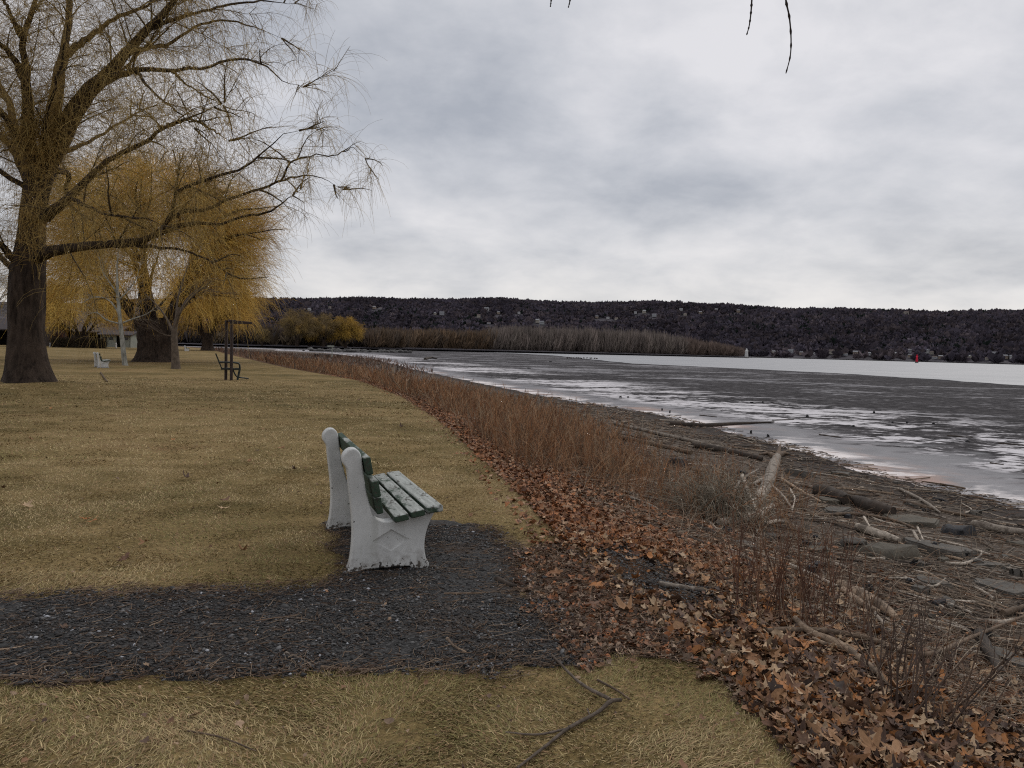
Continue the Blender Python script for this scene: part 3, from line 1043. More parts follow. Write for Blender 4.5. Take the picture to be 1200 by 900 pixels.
    TS = grow(s, rand_dir(n) + np.array([0, -0.3, 0.35]), rng.uniform(0.4, 1.5, n), 6, 2.0, 0.2, 0.2)
    C.tubes(TS, np.linspace(1, 0.5, 6)[None] * 0.0045, 3, pal(n, [(0.40, 0.27, 0.09), (0.34, 0.22, 0.07)]))
    for o in (G.obj('trunk', M['bark'], smooth=True), C.obj('crown', M['twig'])):
        o.parent = root
        o.matrix_parent_inverse = Matrix.Translation(-Vector(root.location))
    return root


def willow_meshes(h, wd, n2, n3, ntw, rtw, cols, trunk_r, seed, sides=7, spread=0.5, hang=(1.5, 4.0), stems=5):
    """a dome-shaped weeping willow at the origin: (trunk mesh, crown mesh)"""
    global rng
    keep = rng
    rng = np.random.default_rng(seed)
    G, C = Geo(), Geo()
    hs = h * 0.17
    v, q = trunk_mesh('t', [(0, 0, -0.4, trunk_r * 1.5), (0, 0, 0.1, trunk_r * 1.25), (0.05, 0, hs * .4, trunk_r), (0, 0, hs, trunk_r * 0.95), (0, 0, hs * 1.3, trunk_r * 0.5)], 20, 0.1, seed)
    G.add(v, quads=q)
    az = np.arange(stems) / stems * 2 * math.pi + rng.random(stems)
    el = R(58) + rng.normal(0, 0.2, stems)
    s = np.stack([np.cos(az) * trunk_r * .4, np.sin(az) * trunk_r * .4, np.full(stems, hs * 0.8)], -1)
    d = np.stack([np.cos(az) * np.cos(el) * spread * 1.6, np.sin(az) * np.cos(el) * spread * 1.6, np.sin(el)], -1)
    L1 = grow(s, d, rng.uniform(0.5, 0.66, stems) * h, 14, 0.3, 0.25, 0.1)
    G.tubes(L1, np.linspace(1, 0.12, 14)[None] * trunk_r * 0.27, sides)
    s, t, i, f = attach(L1, n2, 0.15, 1.0)
    out = s * np.array([1, 1, 0]); out = unit(out)
    d = unit(t * 0.5 + out * 0.55 + rand_dir(n2) * 0.55 + np.array([0, 0, 0.25]))
    L2 = grow(s, d, rng.uniform(0.2, 0.36, n2) * h * (wd / h), 10, 0.75, 0.25, 0.2)
    G.tubes(L2, np.linspace(1, 0.2, 10)[None] * trunk_r * 0.10, 5)
    s, t, i, f = attach(L2, n3, 0.1, 1.0)
    out = unit(s * np.array([1, 1, 0]))
    d = unit(t * 0.5 + out * 0.4 + rand_dir(n3) * 0.7 + np.array([0, 0, 0.2]))
    L3 = grow(s, d, rng.uniform(0.08, 0.2, n3) * wd, 8, 1.0, 0.25, 0.15)
    C.tubes(L3, np.linspace(1, 0.3, 8)[None] * rtw * 2.2, 3, pal(n3, np.asarray(cols) * 0.6))
    # weeping shoots in clumps through a lumpy dome
    nc = max(60, ntw // 75)
    u = rand_dir(nc)
    u[:, 2] = np.where(u[:, 2] < -0.35, -u[:, 2], u[:, 2])
    lump = 0.84 + 0.30 * vnoise(np.arctan2(u[:, 1], u[:, 0]) * 2.2 + 9, u[:, 2] * 3 + 5, seed)
    rho = (0.45 + 0.55 * rng.random(nc) ** 0.6) * lump
    cen = np.stack([u[:, 0] * rho * wd / 2, u[:, 1] * rho * wd / 2, h * 0.50 + u[:, 2] * rho * h * 0.50], -1)
    ci = rng.integers(0, nc, ntw)
    s = cen[ci] + rng.normal(0, 1, (ntw, 3)) * np.array([1, 1, 0.8]) * wd * 0.052
    out = unit(s * np.array([1, 1, 0]))
    up = np.clip((s[:, 2:3] / h - 0.30) * 1.35, 0, 1)
    d = unit(out * 0.7 + rand_dir(ntw) * 0.65 + np.array([0, 0, 0.55]) * up)
    Lt = rng.uniform(hang[0], hang[1], ntw) * (1.1 - 0.55 * up[:, 0])
    L4 = grow(s, d, Lt, 7, rng.uniform(1.2, 3.6, ntw), 0.2)
    L4[..., 2] = np.maximum(L4[..., 2], h * (0.07 + 0.13 * rng.random((ntw, 1))))
    cc = pal(nc, cols, 0.22)[ci] * rng.uniform(0.8, 1.2, (ntw, 1))
    C.tubes(L4, np.linspace(1, 0.45, 7)[None] * rtw * rng.uniform(0.7, 1.3, ntw)[:, None], 3, cc)
    rng = keep
    return G.mesh('trunk', True), C.mesh('crown')


def place_tree(name, tm, cm, loc, label, cat='tree', rz=0.0, sc=(1, 1, 1), group=None, bark=None):
    t = empty(name, loc, rz, label, cat, group)
    t.scale = sc
    link('trunk', tm, bark or M['bark'], t)
    link('crown', cm, M['twig'], t)
    return t


GOLD = [(0.60, 0.385, 0.090), (0.70, 0.47, 0.12), (0.50, 0.30, 0.070)]
big_willow()
tm, cm = willow_meshes(14.2, 14.6, 90, 900, 25000, 0.009, GOLD, 1.15, 11, hang=(1.2, 3.6), stems=7)
p = on_plane(182, 424)
place_tree('willow_tree', tm, cm, (p[0], p[1], 0), 'broad golden weeping willow with a stout dark trunk behind the pale young tree', rz=0.6)
tm2, cm2 = willow_meshes(13.5, 14.5, 60, 600, 11000, 0.017, GOLD, 0.9, 12, hang=(1.5, 4.0), stems=6)
place_tree('willow_tree', tm2, cm2, tuple(on_plane(243, 410.8)), 'golden willow farther along the shore, half hidden behind the broad one', rz=1.0)
place_tree('willow_tree', tm2, cm2, tuple(on_plane(95, 407.3)), 'golden willow standing by the hedge, seen through the big willow branches', rz=2.2, sc=(0.9, 0.9, 0.8))
# pale far bare trees at the left edge
tm3, cm3 = willow_meshes(15, 13, 60, 700, 4200, 0.012, [(0.24, 0.20, 0.14), (0.19, 0.16, 0.12)], 0.4, 13, hang=(0.8, 2.0), stems=5)
place_tree('bare_tree', tm3, cm3, tuple(on_plane(-25, 405)), 'pale bare tree behind the dark pavilion at the left edge', rz=0.3, bark=M['bark_small'])
place_tree('bare_tree', tm3, cm3, tuple(on_plane(44, 403.2)), 'grey bare tree between the dark pavilion and the hedge', rz=1.9, sc=(0.9, 0.9, 0.8), bark=M['bark_small'])
# yellow willows on the far side of the inlet
tm4, cm4 = willow_meshes(19, 19, 50, 500, 7500, 0.05, [(0.40, 0.245, 0.050), (0.48, 0.30, 0.06), (0.30, 0.19, 0.055)], 0.9, 14, hang=(2, 5), stems=8)
tm5, cm5 = willow_meshes(20, 18, 50, 420, 5500, 0.045, [(0.24, 0.165, 0.068), (0.28, 0.19, 0.07), (0.19, 0.135, 0.068)], 0.8, 15, hang=(1, 3), stems=8)
for px, r, a, b, rz, sc, lab in [(347, 436, tm5, cm5, 0.4, 1.0, 'brownish willow, leftmost of the cluster across the inlet'), (378, 444, tm5, cm5, 2.0, 0.92, 'tan willow in the middle of the cluster across the inlet'),
                                 (404, 450, tm4, cm4, 1.2, 0.9, 'bright yellow domed willow at the right of the cluster across the inlet'), (362, 466, tm4, cm4, 3.0, 0.85, 'yellow willow rising behind the tan willows across the inlet')]:
    P = far_point(np.array([float(px)]), np.array([float(r)]))[0]
    place_tree('far_willow', a, b, tuple(P), lab, rz=rz, sc=(sc, sc, sc), group='willows across the inlet')
tm6, cm6 = willow_meshes(9, 9, 30, 220, 1500, 0.05, [(0.15, 0.11, 0.055), (0.19, 0.13, 0.05)], 0.45, 16, hang=(0.6, 2), stems=4, spread=0.8)
P = far_point(np.array([306.]), np.array([428.]))[0]
place_tree('far_bare_tree', tm6, cm6, tuple(P), 'small spreading bare tree with dark forked limbs at the inlet bank')


# ------------------------------------------------------------------ young trees, shrubs
def young_tree(name, base, pts, rad, branches, label, bark, tcol, ntw=260, rt=0.006):
    root = empty(name, tuple(base), 0, label, 'tree')
    G, C = Geo(), Geo()
    X = catmull(np.hstack([np.array(pts, float), np.array(rad)[:, None]]), 20)
    G.tubes(X[:, :3], X[:, 3], 12)
    BP = []
    for b in branches:
        Xb = catmull(np.array(b, float), 12)
        G.tubes(Xb[:, :3], Xb[:, 3], 6)
        BP.append(Xb[:, :3])
    BP = np.array(BP)
    n = 90
    s, t, i, f = attach(BP, n, 0.2, 1)
    B = grow(s, unit(t * 0.7 + rand_dir(n) * 0.7 + np.array([0, 0, .2])), rng.uniform(0.5, 1.6, n), 7, 0.3, 0.3, 0.2)
    C.tubes(B, np.linspace(1, .4, 7)[None] * 0.012, 3, pal(n, [tcol]))
    s, t, i, f = attach(B, ntw, 0.1, 1)
    T = grow(s, unit(t + rand_dir(ntw) * 0.9), rng.uniform(0.25, 0.8, ntw), 5, 0.4, 0.3)
    C.tubes(T, np.linspace(1, .5, 5)[None] * rt, 3, pal(ntw, [tcol]))
    G.obj('trunk', bark, root, True)
    C.obj('crown', M['twig'], root)
    return root


def rel(px, py, base, dy=0.0, r=None):
    p = at_y(px, py, base[1] + dy) - base
    return (*p, r) if r is not None else tuple(p)


b = on_plane(147, 428)
b[2] = gz(b[0], b[1])
young_tree('young_tree', b, [rel(148, 431, b), rel(146, 424, b), rel(143, 396, b), rel(140, 368, b), rel(138, 345, b), rel(137, 318, b), rel(139, 290, b)], [.19, .155, .13, .11, .09, .06, .025],
           [[rel(143, 380, b, 0, .06), rel(125, 375, b, -.3, .045), rel(112, 366, b, -.6, .03), rel(98, 372, b, -.9, .015)],
            [rel(140, 368, b, 0, .06), rel(128, 352, b, .3, .045), rel(112, 348, b, .5, .03), rel(96, 355, b, .8, .015)],
            [rel(145, 378, b, 0, .06), rel(158, 373, b, -.4, .045), rel(172, 368, b, -.6, .03), rel(184, 359, b, -.9, .012)],
            [rel(138, 345, b, 0, .05), rel(128, 330, b, .3, .04), rel(120, 318, b, .6, .025), rel(116, 300, b, .9, .012)],
            [rel(139, 352, b, 0, .05), rel(150, 340, b, .3, .035), rel(160, 326, b, .6, .02), rel(164, 310, b, .8, .01)]],
           'slender young tree with whitish bark beside the golden willow', M['bark_pale'], (0.30, 0.26, 0.19), 220)
b = on_plane(206, 432)
b[2] = gz(b[0], b[1])
young_tree('young_tree', b, [rel(206, 435, b), rel(206, 428, b), rel(205, 410, b), rel(204, 393, b), rel(206, 378, b), rel(210, 360, b)], [.3, .24, .19, .17, .12, .07],
           [[rel(204, 393, b, 0, .08), rel(196, 375, b, .3, .06), rel(186, 360, b, .6, .04), rel(170, 345, b, 1, .02)],
            [rel(205, 385, b, 0, .09), rel(212, 365, b, -.3, .07), rel(226, 347, b, -.6, .05), rel(248, 330, b, -.9, .02)],
            [rel(206, 378, b, 0, .07), rel(208, 352, b, .3, .055), rel(214, 330, b, .5, .04), rel(222, 305, b, .8, .015)],
            [rel(206, 376, b, 0, .06), rel(218, 352, b, .6, .045), rel(236, 338, b, 1, .03), rel(262, 345, b, 1.4, .012)],
            [rel(204, 394, b, 0, .05), rel(192, 392, b, -.3, .035), rel(178, 384, b, -.6, .02), rel(166, 370, b, -.9, .01)]],
           'small dark vase-shaped tree in front of the golden willow', M['bark_small'], (0.085, 0.062, 0.045), 400)


# ------------------------------------------------------------------ the bench
def make_bench(label, group=None):
    root = empty('park_bench', (0, 0, 0), 0, label, 'bench', group)
    # local axes: +X the way a sitter faces, +Y along the bench, origin at the rear foot of the near end
    prof = [(0.0, 0.0), (0.018, 0.05), (0.030, 0.14), (0.034, 0.27), (0.022, 0.42), (0.002, 0.58), (-0.008, 0.675), (-0.022, 0.705), (-0.040, 0.735), (-0.041, 0.775), (-0.022, 0.808), (0.012, 0.828),
            (0.050, 0.822), (0.076, 0.79), (0.090, 0.72), (0.106, 0.60), (0.128, 0.50), (0.152, 0.42), (0.172, 0.368), (0.205, 0.338), (0.26, 0.325), (0.36, 0.340), (0.47, 0.360), (0.575, 0.382),
            (0.592, 0.372), (0.570, 0.325), (0.545, 0.26), (0.530, 0.19), (0.528, 0.12), (0.540, 0.055), (0.556, 0.0), (0.40, 0.006), (0.2, 0.004)]
    P = catmull(np.array(prof + [prof[0]]), 110)[:-1]
    T = 0.105

    def frame(y0):
        bm = bmesh.new()
        f = bm.faces.new([bm.verts.new((x, 0, z - (0.04 if z < 0.002 else 0))) for x, z in P])
        ext = bmesh.ops.extrude_face_region(bm, geom=[f])
        bmesh.ops.translate(bm, vec=(0, T, 0), verts=[e for e in ext['geom'] if isinstance(e, bmesh.types.BMVert)])
        bmesh.ops.recalc_face_normals(bm, faces=bm.faces)
        caps = [e for e in bm.edges if abs(e.verts[0].co.y - e.verts[1].co.y) < 1e-6 and len(e.link_faces) == 2 and max(len(x.verts) for x in e.link_faces) > 50]
        bmesh.ops.bevel(bm, geom=caps, offset=0.012, segments=3, affect='EDGES', profile=0.5)
        me = bpy.data.meshes.new('end_frame')
        bm.to_mesh(me)
        bm.free()
        ob = bpy.data.objects.new('end_frame', me)
        COL.objects.link(ob)
        cut = bmesh.new()          # the sunk diamond on both cheeks
        for yy in (0.0, T):
            vs = []
            for dy, s in ((-0.02, 1.0), (0.02, 1.0)):
                for ax, az in ((0.130, 0), (0, 0.076), (-0.130, 0), (0, -0.076)):
                    sc = 1.0 + (0.10 if (dy < 0) == (yy < 0.01) else -0.10)
                    vs.append(cut.verts.new((0.292 + ax * sc, yy + dy * 0.9, 0.195 + az * sc)))
            cut.faces.new(vs[0:4]); cut.faces.new(vs[4:8])
            for i in range(4):
                cut.faces.new((vs[i], vs[(i + 1) % 4], vs[4 + (i + 1) % 4], vs[4 + i]))
        bmesh.ops.recalc_face_normals(cut, faces=cut.faces)
        cme = bpy.data.meshes.new('cut')
        cut.to_mesh(cme)
        cut.free()
        co = bpy.data.objects.new('cut', cme)
        COL.objects.link(co)
        md = ob.modifiers.new('b', 'BOOLEAN')
        md.object = co
        md.operation = 'DIFFERENCE'
        md.solver = 'EXACT'
        dg = bpy.context.evaluated_depsgraph_get()
        m2 = bpy.data.meshes.new_from_object(ob.evaluated_get(dg))
        bpy.data.objects.remove(ob)
        bpy.data.objects.remove(co)
        m2.polygons.foreach_set('use_smooth', np.array([p.area < 0.02 and abs(p.normal.y) < 0.98 for p in m2.polygons]))
        m2.materials.clear()
        o = link('end_frame', m2, M['white'], root)
        o.location = (0, y0, 0)
        return o
    LEN = 1.27
    frame(0)
    frame(LEN)

    def board(name, cx, cz, wx, wz, tilt, mat, y0=-0.07, y1=LEN + T + 0.07, bev=0.008):
        bm = bmesh.new()
        box(bm, (0, 0, 0), (wx, y1 - y0, wz))
        bmesh.ops.subdivide_edges(bm, edges=[e for e in bm.edges if abs(e.verts[0].co.y - e.verts[1].co.y) > 0.5], cuts=8, use_grid_fill=True)
        lim = [e for e in bm.edges if len(e.link_faces) == 2 and e.calc_face_angle(0) > 0.5]
        bmesh.ops.bevel(bm, geom=lim, offset=bev, segments=3, affect='EDGES', profile=0.5)
        for v in bm.verts:
            v.co.z += 0.003 * math.sin(v.co.y * 2.3 + cx * 40)
        o = bm_obj(name, bm, mat, root)
        o.location = (cx, (y0 + y1) / 2, cz)
        o.rotation_euler = (0, tilt, 0)
        return o
    sl = -R(11)
    board('seat_plank', 0.345, 0.363, 0.098, 0.046, sl, M['seat'], -0.085)
    board('seat_plank', 0.458, 0.386, 0.098, 0.046, sl, M['seat'], -0.075)
    board('seat_plank', 0.577, 0.408, 0.116, 0.050, -R(6), M['front'], -0.08, bev=0.014)
    bt = -R(11)
    board('back_board', 0.200, 0.440, 0.046, 0.112, bt, M['back'], -0.03)
    board('back_board', 0.172, 0.566, 0.046, 0.112, bt, M['back'], -0.08)
    board('back_board', 0.122, 0.715, 0.046, 0.120, bt, M['back'], -0.05)
    return root


bench = make_bench('white concrete bench with green boards at the gravel patch in front')
a, c = on_plane(407, 675), on_plane(383.5, 625)
ang = math.atan2(c[1] - a[1], c[0] - a[0]) - math.pi / 2
bench.location = (a[0], a[1], gz(a[0], a[1]) + 0.022)
bench.rotation_euler = (0, 0, ang)
for (px, py, dz, lab) in [(114, 431, 0.62, 'small far white bench with green boards beside the pale young tree'), (184, 421, 0.55, 'far white bench by the foot of the stout willow trunk'), (217, 411.5, 0.5, 'farthest white bench beyond the dark little tree')]:
    q = copy_tree(bench)
    p = on_plane(px, py)
    q.location = (p[0], p[1], gz(p[0], p[1]))
    q.rotation_euler = (0, 0, dz)
    q['label'] = lab
    q['group'] = 'white benches farther along the lawn'


# ------------------------------------------------------------------ seat with an overhead bar (outdoor exercise station)
def exercise_station():
    b = on_plane(271, 446)
    root = empty('exercise_station', (b[0], b[1], gz(b[0], b[1])), R(21), 'dark steel exercise chair under a tall overhead arm on the lawn', 'exercise station')

    def tube(name, pts, r, mat=M['iron'], sides=10, n=None):
        g = Geo()
        P = np.array(pts, float)
        if n: P = catmull(P, n)
        g.tubes(P, np.full(len(P), r), sides)
        return g.obj(name, mat, root)
    tube('post', [(0, 0, -0.1), (0, 0, 2.42)], 0.06)
    tube('post', [(-0.20, 0.55, -0.1), (-0.20, 0.55, 2.42)], 0.06)
    bm = bmesh.new()
    box(bm, (-0.085, 0.275, 2.39), (0.10, 0.75, 0.10))
    bm_obj('crossbar', bm, M['iron'], root, 0.01)
    bm = bmesh.new()
    vs = box(bm, (0.36, 0.28, 2.36), (0.86, 0.12, 0.17))
    for v in vs:
        if v.co.x > 0.5: v.co.z = 2.33 + (v.co.z - 2.36) * 0.5
    bm_obj('overhead_arm', bm, M['iron'], root, 0.008)
    tube('hanger', [(0.62, 0.28, 2.30), (0.62, 0.28, 2.16)], 0.02)
    for y in (0.02, 0.53):
        o = tube('armrest', [(-0.48, y, 0.72), (-0.2, y, 0.72), (0.15, y, 0.71), (0.30, y, 0.66), (0.33, y, 0.48)], 0.032, M['iron_green'], 8, 14)
        tube('leg', [(0.33, y, 0.50), (0.30, y, 0.3), (0.24, y, 0.02)], 0.036, M['iron_green'], 8, 6)
    bm = bmesh.new()
    for k in range(4):
        box(bm, (-0.30 + k * 0.17, 0.275, 0.47), (0.155, 0.52, 0.05))
    box(bm, (-0.04, 0.06, 0.44), (0.72, 0.04, 0.04)); box(bm, (-0.04, 0.49, 0.44), (0.72, 0.04, 0.04))
    bm_obj('seat', bm, M['iron_green'], root)
    bm = bmesh.new()
    for k in range(4):
        z = 0.56 + k * 0.14
        box(bm, (-0.40 - k * 0.055, 0.275, z), (0.045, 0.52, 0.125), Matrix.Rotation(-R(21), 3, 'Y'))
    for y in (0.05, 0.50):
        box(bm, (-0.475, y, 0.76), (0.045, 0.035, 0.66), Matrix.Rotation(-R(21), 3, 'Y'))
    bm_obj('backrest', bm, M['iron_green'], root)
    tube('footrest_tube', [(0.05, 0.275, 0.44), (0.20, 0.275, 0.16), (0.40, 0.275, 0.10)], 0.03, M['iron_green'], 8, 8)
    bm = bmesh.new()
    box(bm, (0.50, 0.275, 0.09), (0.34, 0.42, 0.04), Matrix.Rotation(R(6), 3, 'Y'))
    bm_obj('foot_plate', bm, M['iron_green'], root, 0.006)


exercise_station()


# ------------------------------------------------------------------ park buildings, hedge, posts at the far left
M['dark_wall'] = m_plain('dark brown boards', (0.030, 0.022, 0.019), 0.85, 0.2, 0.3, 3)
M['dark_roof'] = m_plain('dark roofing', (0.060, 0.050, 0.050), 0.9, 0.2, 0.25, 3)
M['pale_wall'] = m_plain('pale boards', (0.24, 0.25, 0.215), 0.8, 0.3, 0.12, 2)
M['hedge'] = m_vcol('hedge', 0.9, 0.1)
M['post_white'] = m_plain('white post paint', (0.72, 0.71, 0.69), 0.6, 0.3, 0.1, 5)
M['glass'] = m_plain('dark pane', (0.015, 0.017, 0.02), 0.15, 0.5, 0.2, 2)


def gable(root, L_, W_, hw, hr, roof_mat, over=0.5, name='roof'):
    bm = bmesh.new()
    x0, x1, y0, y1 = -L_ / 2 - over, L_ / 2 + over, -W_ / 2 - over, W_ / 2 + over
    t = 0.18
    a = [bm.verts.new(p) for p in ((x0, y0, hw), (x1, y0, hw), (x1, 0, hr), (x0, 0, hr), (x0, y1, hw), (x1, y1, hw))]
    bb = [bm.verts.new((v.co.x, v.co.y, v.co.z + t)) for v in a]
    for f in ((0, 1, 2, 3), (3, 2, 5, 4)):
        bm.faces.new([a[i] for i in f]); bm.faces.new([bb[i] for i in reversed(f)])
    for i, j in ((0, 1), (1, 2), (2, 5), (5, 4), (4, 3), (3, 0)):
        bm.faces.new((a[i], a[j], bb[j], bb[i]))
    return bm_obj(name, bm, roof_mat, root)


def pavilion(px, py, L_, W_, hw, hr, label, wall, gaps, rz=0.0, roofm=None, name='pavilion'):
    p = on_plane(px, py)
    root = empty(name, (p[0], p[1], 0), rz, label, 'building')
    def piece(c, d):
        bm = bmesh.new()
        box(bm, c, d)
        bm_obj('wall', bm, wall, root)
    piece((0, W_ / 2 - 0.1, hw / 2), (L_, 0.2, hw))
    for s in (-1, 1):
        bm = bmesh.new()
        ring = [(-W_ / 2, 0), (W_ / 2 - 0.21, 0), (W_ / 2 - 0.21, hw), (0, hr - 0.03), (-W_ / 2, hw)]
        a = [bm.verts.new((s * L_ / 2, y, z)) for y, z in ring]
        b = [bm.verts.new((s * (L_ / 2 - 0.2), y, z)) for y, z in ring]
        bm.faces.new(a); bm.faces.new(b[::-1])
        for q in range(5): bm.faces.new((a[q], a[(q + 1) % 5], b[(q + 1) % 5], b[q]))
        bm_obj('wall', bm, wall, root)
    xs = [-L_ / 2 + 0.25] + [g for ab in gaps for g in ab] + [L_ / 2 - 0.25]
    for k in range(0, len(xs), 2):
        if xs[k + 1] - xs[k] > 0.05:
            piece(((xs[k] + xs[k + 1]) / 2, -W_ / 2 + 0.1, hw / 2), (xs[k + 1] - xs[k], 0.18, hw))
    gable(root, L_, W_, hw + 0.01, hr, roofm or M['dark_roof'])
    return root


pv = pavilion(22, 404.5, 13, 7, 2.6, 4.3, 'long dark pavilion with open bays behind the big willow trunk', M['dark_wall'], [(-5.6, -2.8), (-2.2, 0.4), (1.0, 3.6), (4.0, 6.0)])
ws = pavilion(142, 407.0, 5.6, 4, 2.2, 2.9, 'low pale green-white shed with dark little windows right of the hedge', M['pale_wall'], [(0.1, 1.2)], name='shed')
for x in (-2.1, -0.9, 1.9):
    bm = bmesh.new()
    box(bm, (x, -2.0, 1.65), (0.8, 0.06, 0.5))
    f = bm_obj('window', bm, M['dark_wall'], ws)
    bm = bmesh.new()
    box(bm, (x, -2.04, 1.65), (0.68, 0.03, 0.40))
    g = bm_obj('pane', bm, M['glass'], f)
long_b = pavilion(88, 404.6, 22, 7, 2.8, 4.2, 'long low dark-roofed building behind the hedge', M['dark_wall'], [(-9, -6), (-3, 1), (5, 8)], name='park_building')


def hedge():
    p0, p1 = on_plane(60, 407.0), on_plane(124, 408.2)
    n = 9000
    t = rng.random(n)
    L_ = np.linalg.norm(p1 - p0)
    dirv = (p1 - p0) / L_
    nrm = np.array([-dirv[1], dirv[0], 0])
    s = p0 + np.outer(t * L_, dirv) + np.outer(rng.uniform(-0.7, 0.7, n), nrm) + np.outer(rng.uniform(0.0, 1.35, n), [0, 0, 1])
    P = grow(s, rand_dir(n) + np.array([0, 0, 0.6]), rng.uniform(0.25, 0.6, n), 4, 0, 0.3)
    P[..., 2] = np.minimum(P[..., 2], 1.62 + 0.08 * rng.random((n, 1)))
    G = Geo()
    G.tubes(P, np.linspace(1, .5, 4)[None] * 0.022, 3, pal(n, [(0.05, 0.036, 0.024), (0.07, 0.045, 0.028), (0.04, 0.036, 0.022)]))
    tag(G.obj('hedge', M['hedge']), 'clipped brown leafless hedge with a flat top at the far side of the lawn', 'hedge')
    # a reddish shrub at its left end
    c = on_plane(62, 405.5)
    n = 1600
    d = rand_dir(n); d[:, 2] = np.abs(d[:, 2])
    P = grow(c + rng.normal(0, 1, (n, 3)) * np.array([.5, .5, 0.1]) + np.array([0, 0, .4]), d + np.array([0, 0, 0.8]), rng.uniform(1.2, 3.0, n), 5, 0, 0.4)
    G = Geo()
    G.tubes(P, np.linspace(1, .4, 5)[None] * 0.016, 3, pal(n, [(0.12, 0.05, 0.04), (0.09, 0.04, 0.035)]))
    tag(G.obj('red_shrub', M['twig']), 'reddish bare shrub at the left end of the hedge', 'shrub')


hedge()


def white_post(px, py, h, label):
    p = on_plane(px, py)
    bm = bmesh.new()
    bmesh.ops.create_cone(bm, cap_ends=True, segments=10, radius1=0.13, radius2=0.12, depth=h, matrix=Matrix.Translation((0, 0, h / 2)))
    bmesh.ops.create_uvsphere(bm, u_segments=10, v_segments=6, radius=0.125, matrix=Matrix.Translation((0, 0, h)))
    o = bm_obj('white_post', bm, M['post_white'])
    o.location = (p[0], p[1], gz(p[0], p[1]))
    tag(o, label, 'post', 'white posts along the far lawn')


white_post(70, 406.8, 0.75, 'short white post in front of the hedge')
white_post(59, 406.8, 0.6, 'short white post between the pavilion and the hedge')
white_post(136, 408, 0.8, 'short white post in front of the pale shed')


# ------------------------------------------------------------------ houses and marks across the water
def house_mesh(seed, wall, roof):
    r = random.Random(seed)
    L_, W_, hw, hr = r.uniform(9, 14), r.uniform(7, 9), r.uniform(4, 6), 0
    hr = hw + r.uniform(2, 3.2)
    bm = bmesh.new()
    x0, x1, y0, y1 = -L_ / 2, L_ / 2, -W_ / 2, W_ / 2
    lo = [bm.verts.new(p) for p in ((x0, y0, -3), (x1, y0, -3), (x1, y1, -3), (x0, y1, -3))]
    up = [bm.verts.new(p) for p in ((x0, y0, hw), (x1, y0, hw), (x1, y1, hw), (x0, y1, hw))]
    g = [bm.verts.new((x0, 0, hr)), bm.verts.new((x1, 0, hr))]
    for i in range(4):
        bm.faces.new((lo[i], lo[(i + 1) % 4], up[(i + 1) % 4], up[i]))
    bm.faces.new((up[1], up[2], g[1])); bm.faces.new((up[3], up[0], g[0]))
    o = 0.5
    for s in (-1, 1):
        q = [bm.verts.new((x0 - o, s * (W_ / 2 + o), hw - 0.1)), bm.verts.new((x1 + o, s * (W_ / 2 + o), hw - 0.1)), bm.verts.new((x1 + o, 0, hr + 0.15)), bm.verts.new((x0 - o, 0, hr + 0.15))]
        f = bm.faces.new(q if s < 0 else q[::-1])
        f.material_index = 1
    # chimney and a row of windows
    c = box(bm, (L_ * 0.2, 0.8, hr + 0.4), (0.8, 0.8, 1.6))
    for k in range(3):
        vs = box(bm, (x0 + (k + 0.7) * L_ / 3.4, y0 - 0.03, hw * 0.55), (1.3, 0.1, 1.5))
        for f in {f for v in vs for f in v.link_faces}: f.material_index = 2
    me = bpy.data.meshes.new('house')
    bm.to_mesh(me); bm.free()
    for m in (wall, roof, M['glass']): me.materials.append(m)
    return me


HW = [m_plain('house white', (0.36, 0.35, 0.345), 0.8, .2, .1), m_plain('house cream', (0.30, 0.27, 0.23), 0.8, .2, .1), m_plain('house grey', (0.28, 0.28, 0.29), 0.8, .2, .1), m_plain('house tan', (0.24, 0.19, 0.15), 0.8, .2, .1)]
HR = [m_plain('roof grey', (0.16, 0.16, 0.17), 0.9), m_plain('roof pale', (0.24, 0.24, 0.25), 0.9), m_plain('roof brown', (0.10, 0.075, 0.065), 0.9)]
hm = [house_mesh(k, HW[k % 4], HR[k % 3]) for k in range(8)]
HL = ['tiny pale house high on the dark hill at the left, above the yellow willows', 'tiny pale house in a clearing on the dark wooded hill', 'tiny white house low on the wooded hill below the ridge houses', 'tiny house in the cluster just under the ridge', 'tiny house on the skyline at the right of the hill', 'tiny house near the far waterline below the dark hill']
HG = ['houses above the yellow willows', 'houses in hill clearings', 'white houses below the ridge', 'houses under the ridge', 'houses on the skyline', 'houses along the far waterline']
for k, (px, r_, cl) in enumerate(HOUSE):
    P = far_point(np.array([float(px)]), np.array([r_]))[0]
    o = bpy.data.objects.new('house', hm[(k * 5) % 8])
    COL.objects.link(o)
    o.location = (P[0], P[1], P[2] + 3.0)
    o.rotation_euler = (0, 0, math.atan2(-P[0], P[1]) + random.uniform(-.6, .6))
    s = random.uniform(0.45, 0.85) * (0.8 if cl == 5 else 1.0)
    o.scale = (s, s, s)
    tag(o, HL[cl], 'house', HG[cl])


def lathe(G, prof, n=16, col=(.5, .5, .5)):
    a = np.arange(n) * 2 * math.pi / n
    V = np.array([[(r * math.cos(t), r * math.sin(t), z) for t in a] for r, z in prof])
    K = len(prof)
    i = np.arange(K * n).reshape(K, n)
    nx = np.roll(i, -1, axis=1)
    G.add(V.reshape(-1, 3), quads=np.stack([i[:-1], nx[:-1], nx[1:], i[1:]], -1).reshape(-1, 4), col=col)


M['beacon_red'] = m_plain('red marker paint', (0.75, 0.02, 0.06), 0.5, 0.4, 0.1, 1)
M['rock_far'] = m_plain('breakwater stone', (0.09, 0.085, 0.08), 0.9, 0.2, 0.4, 1.2)


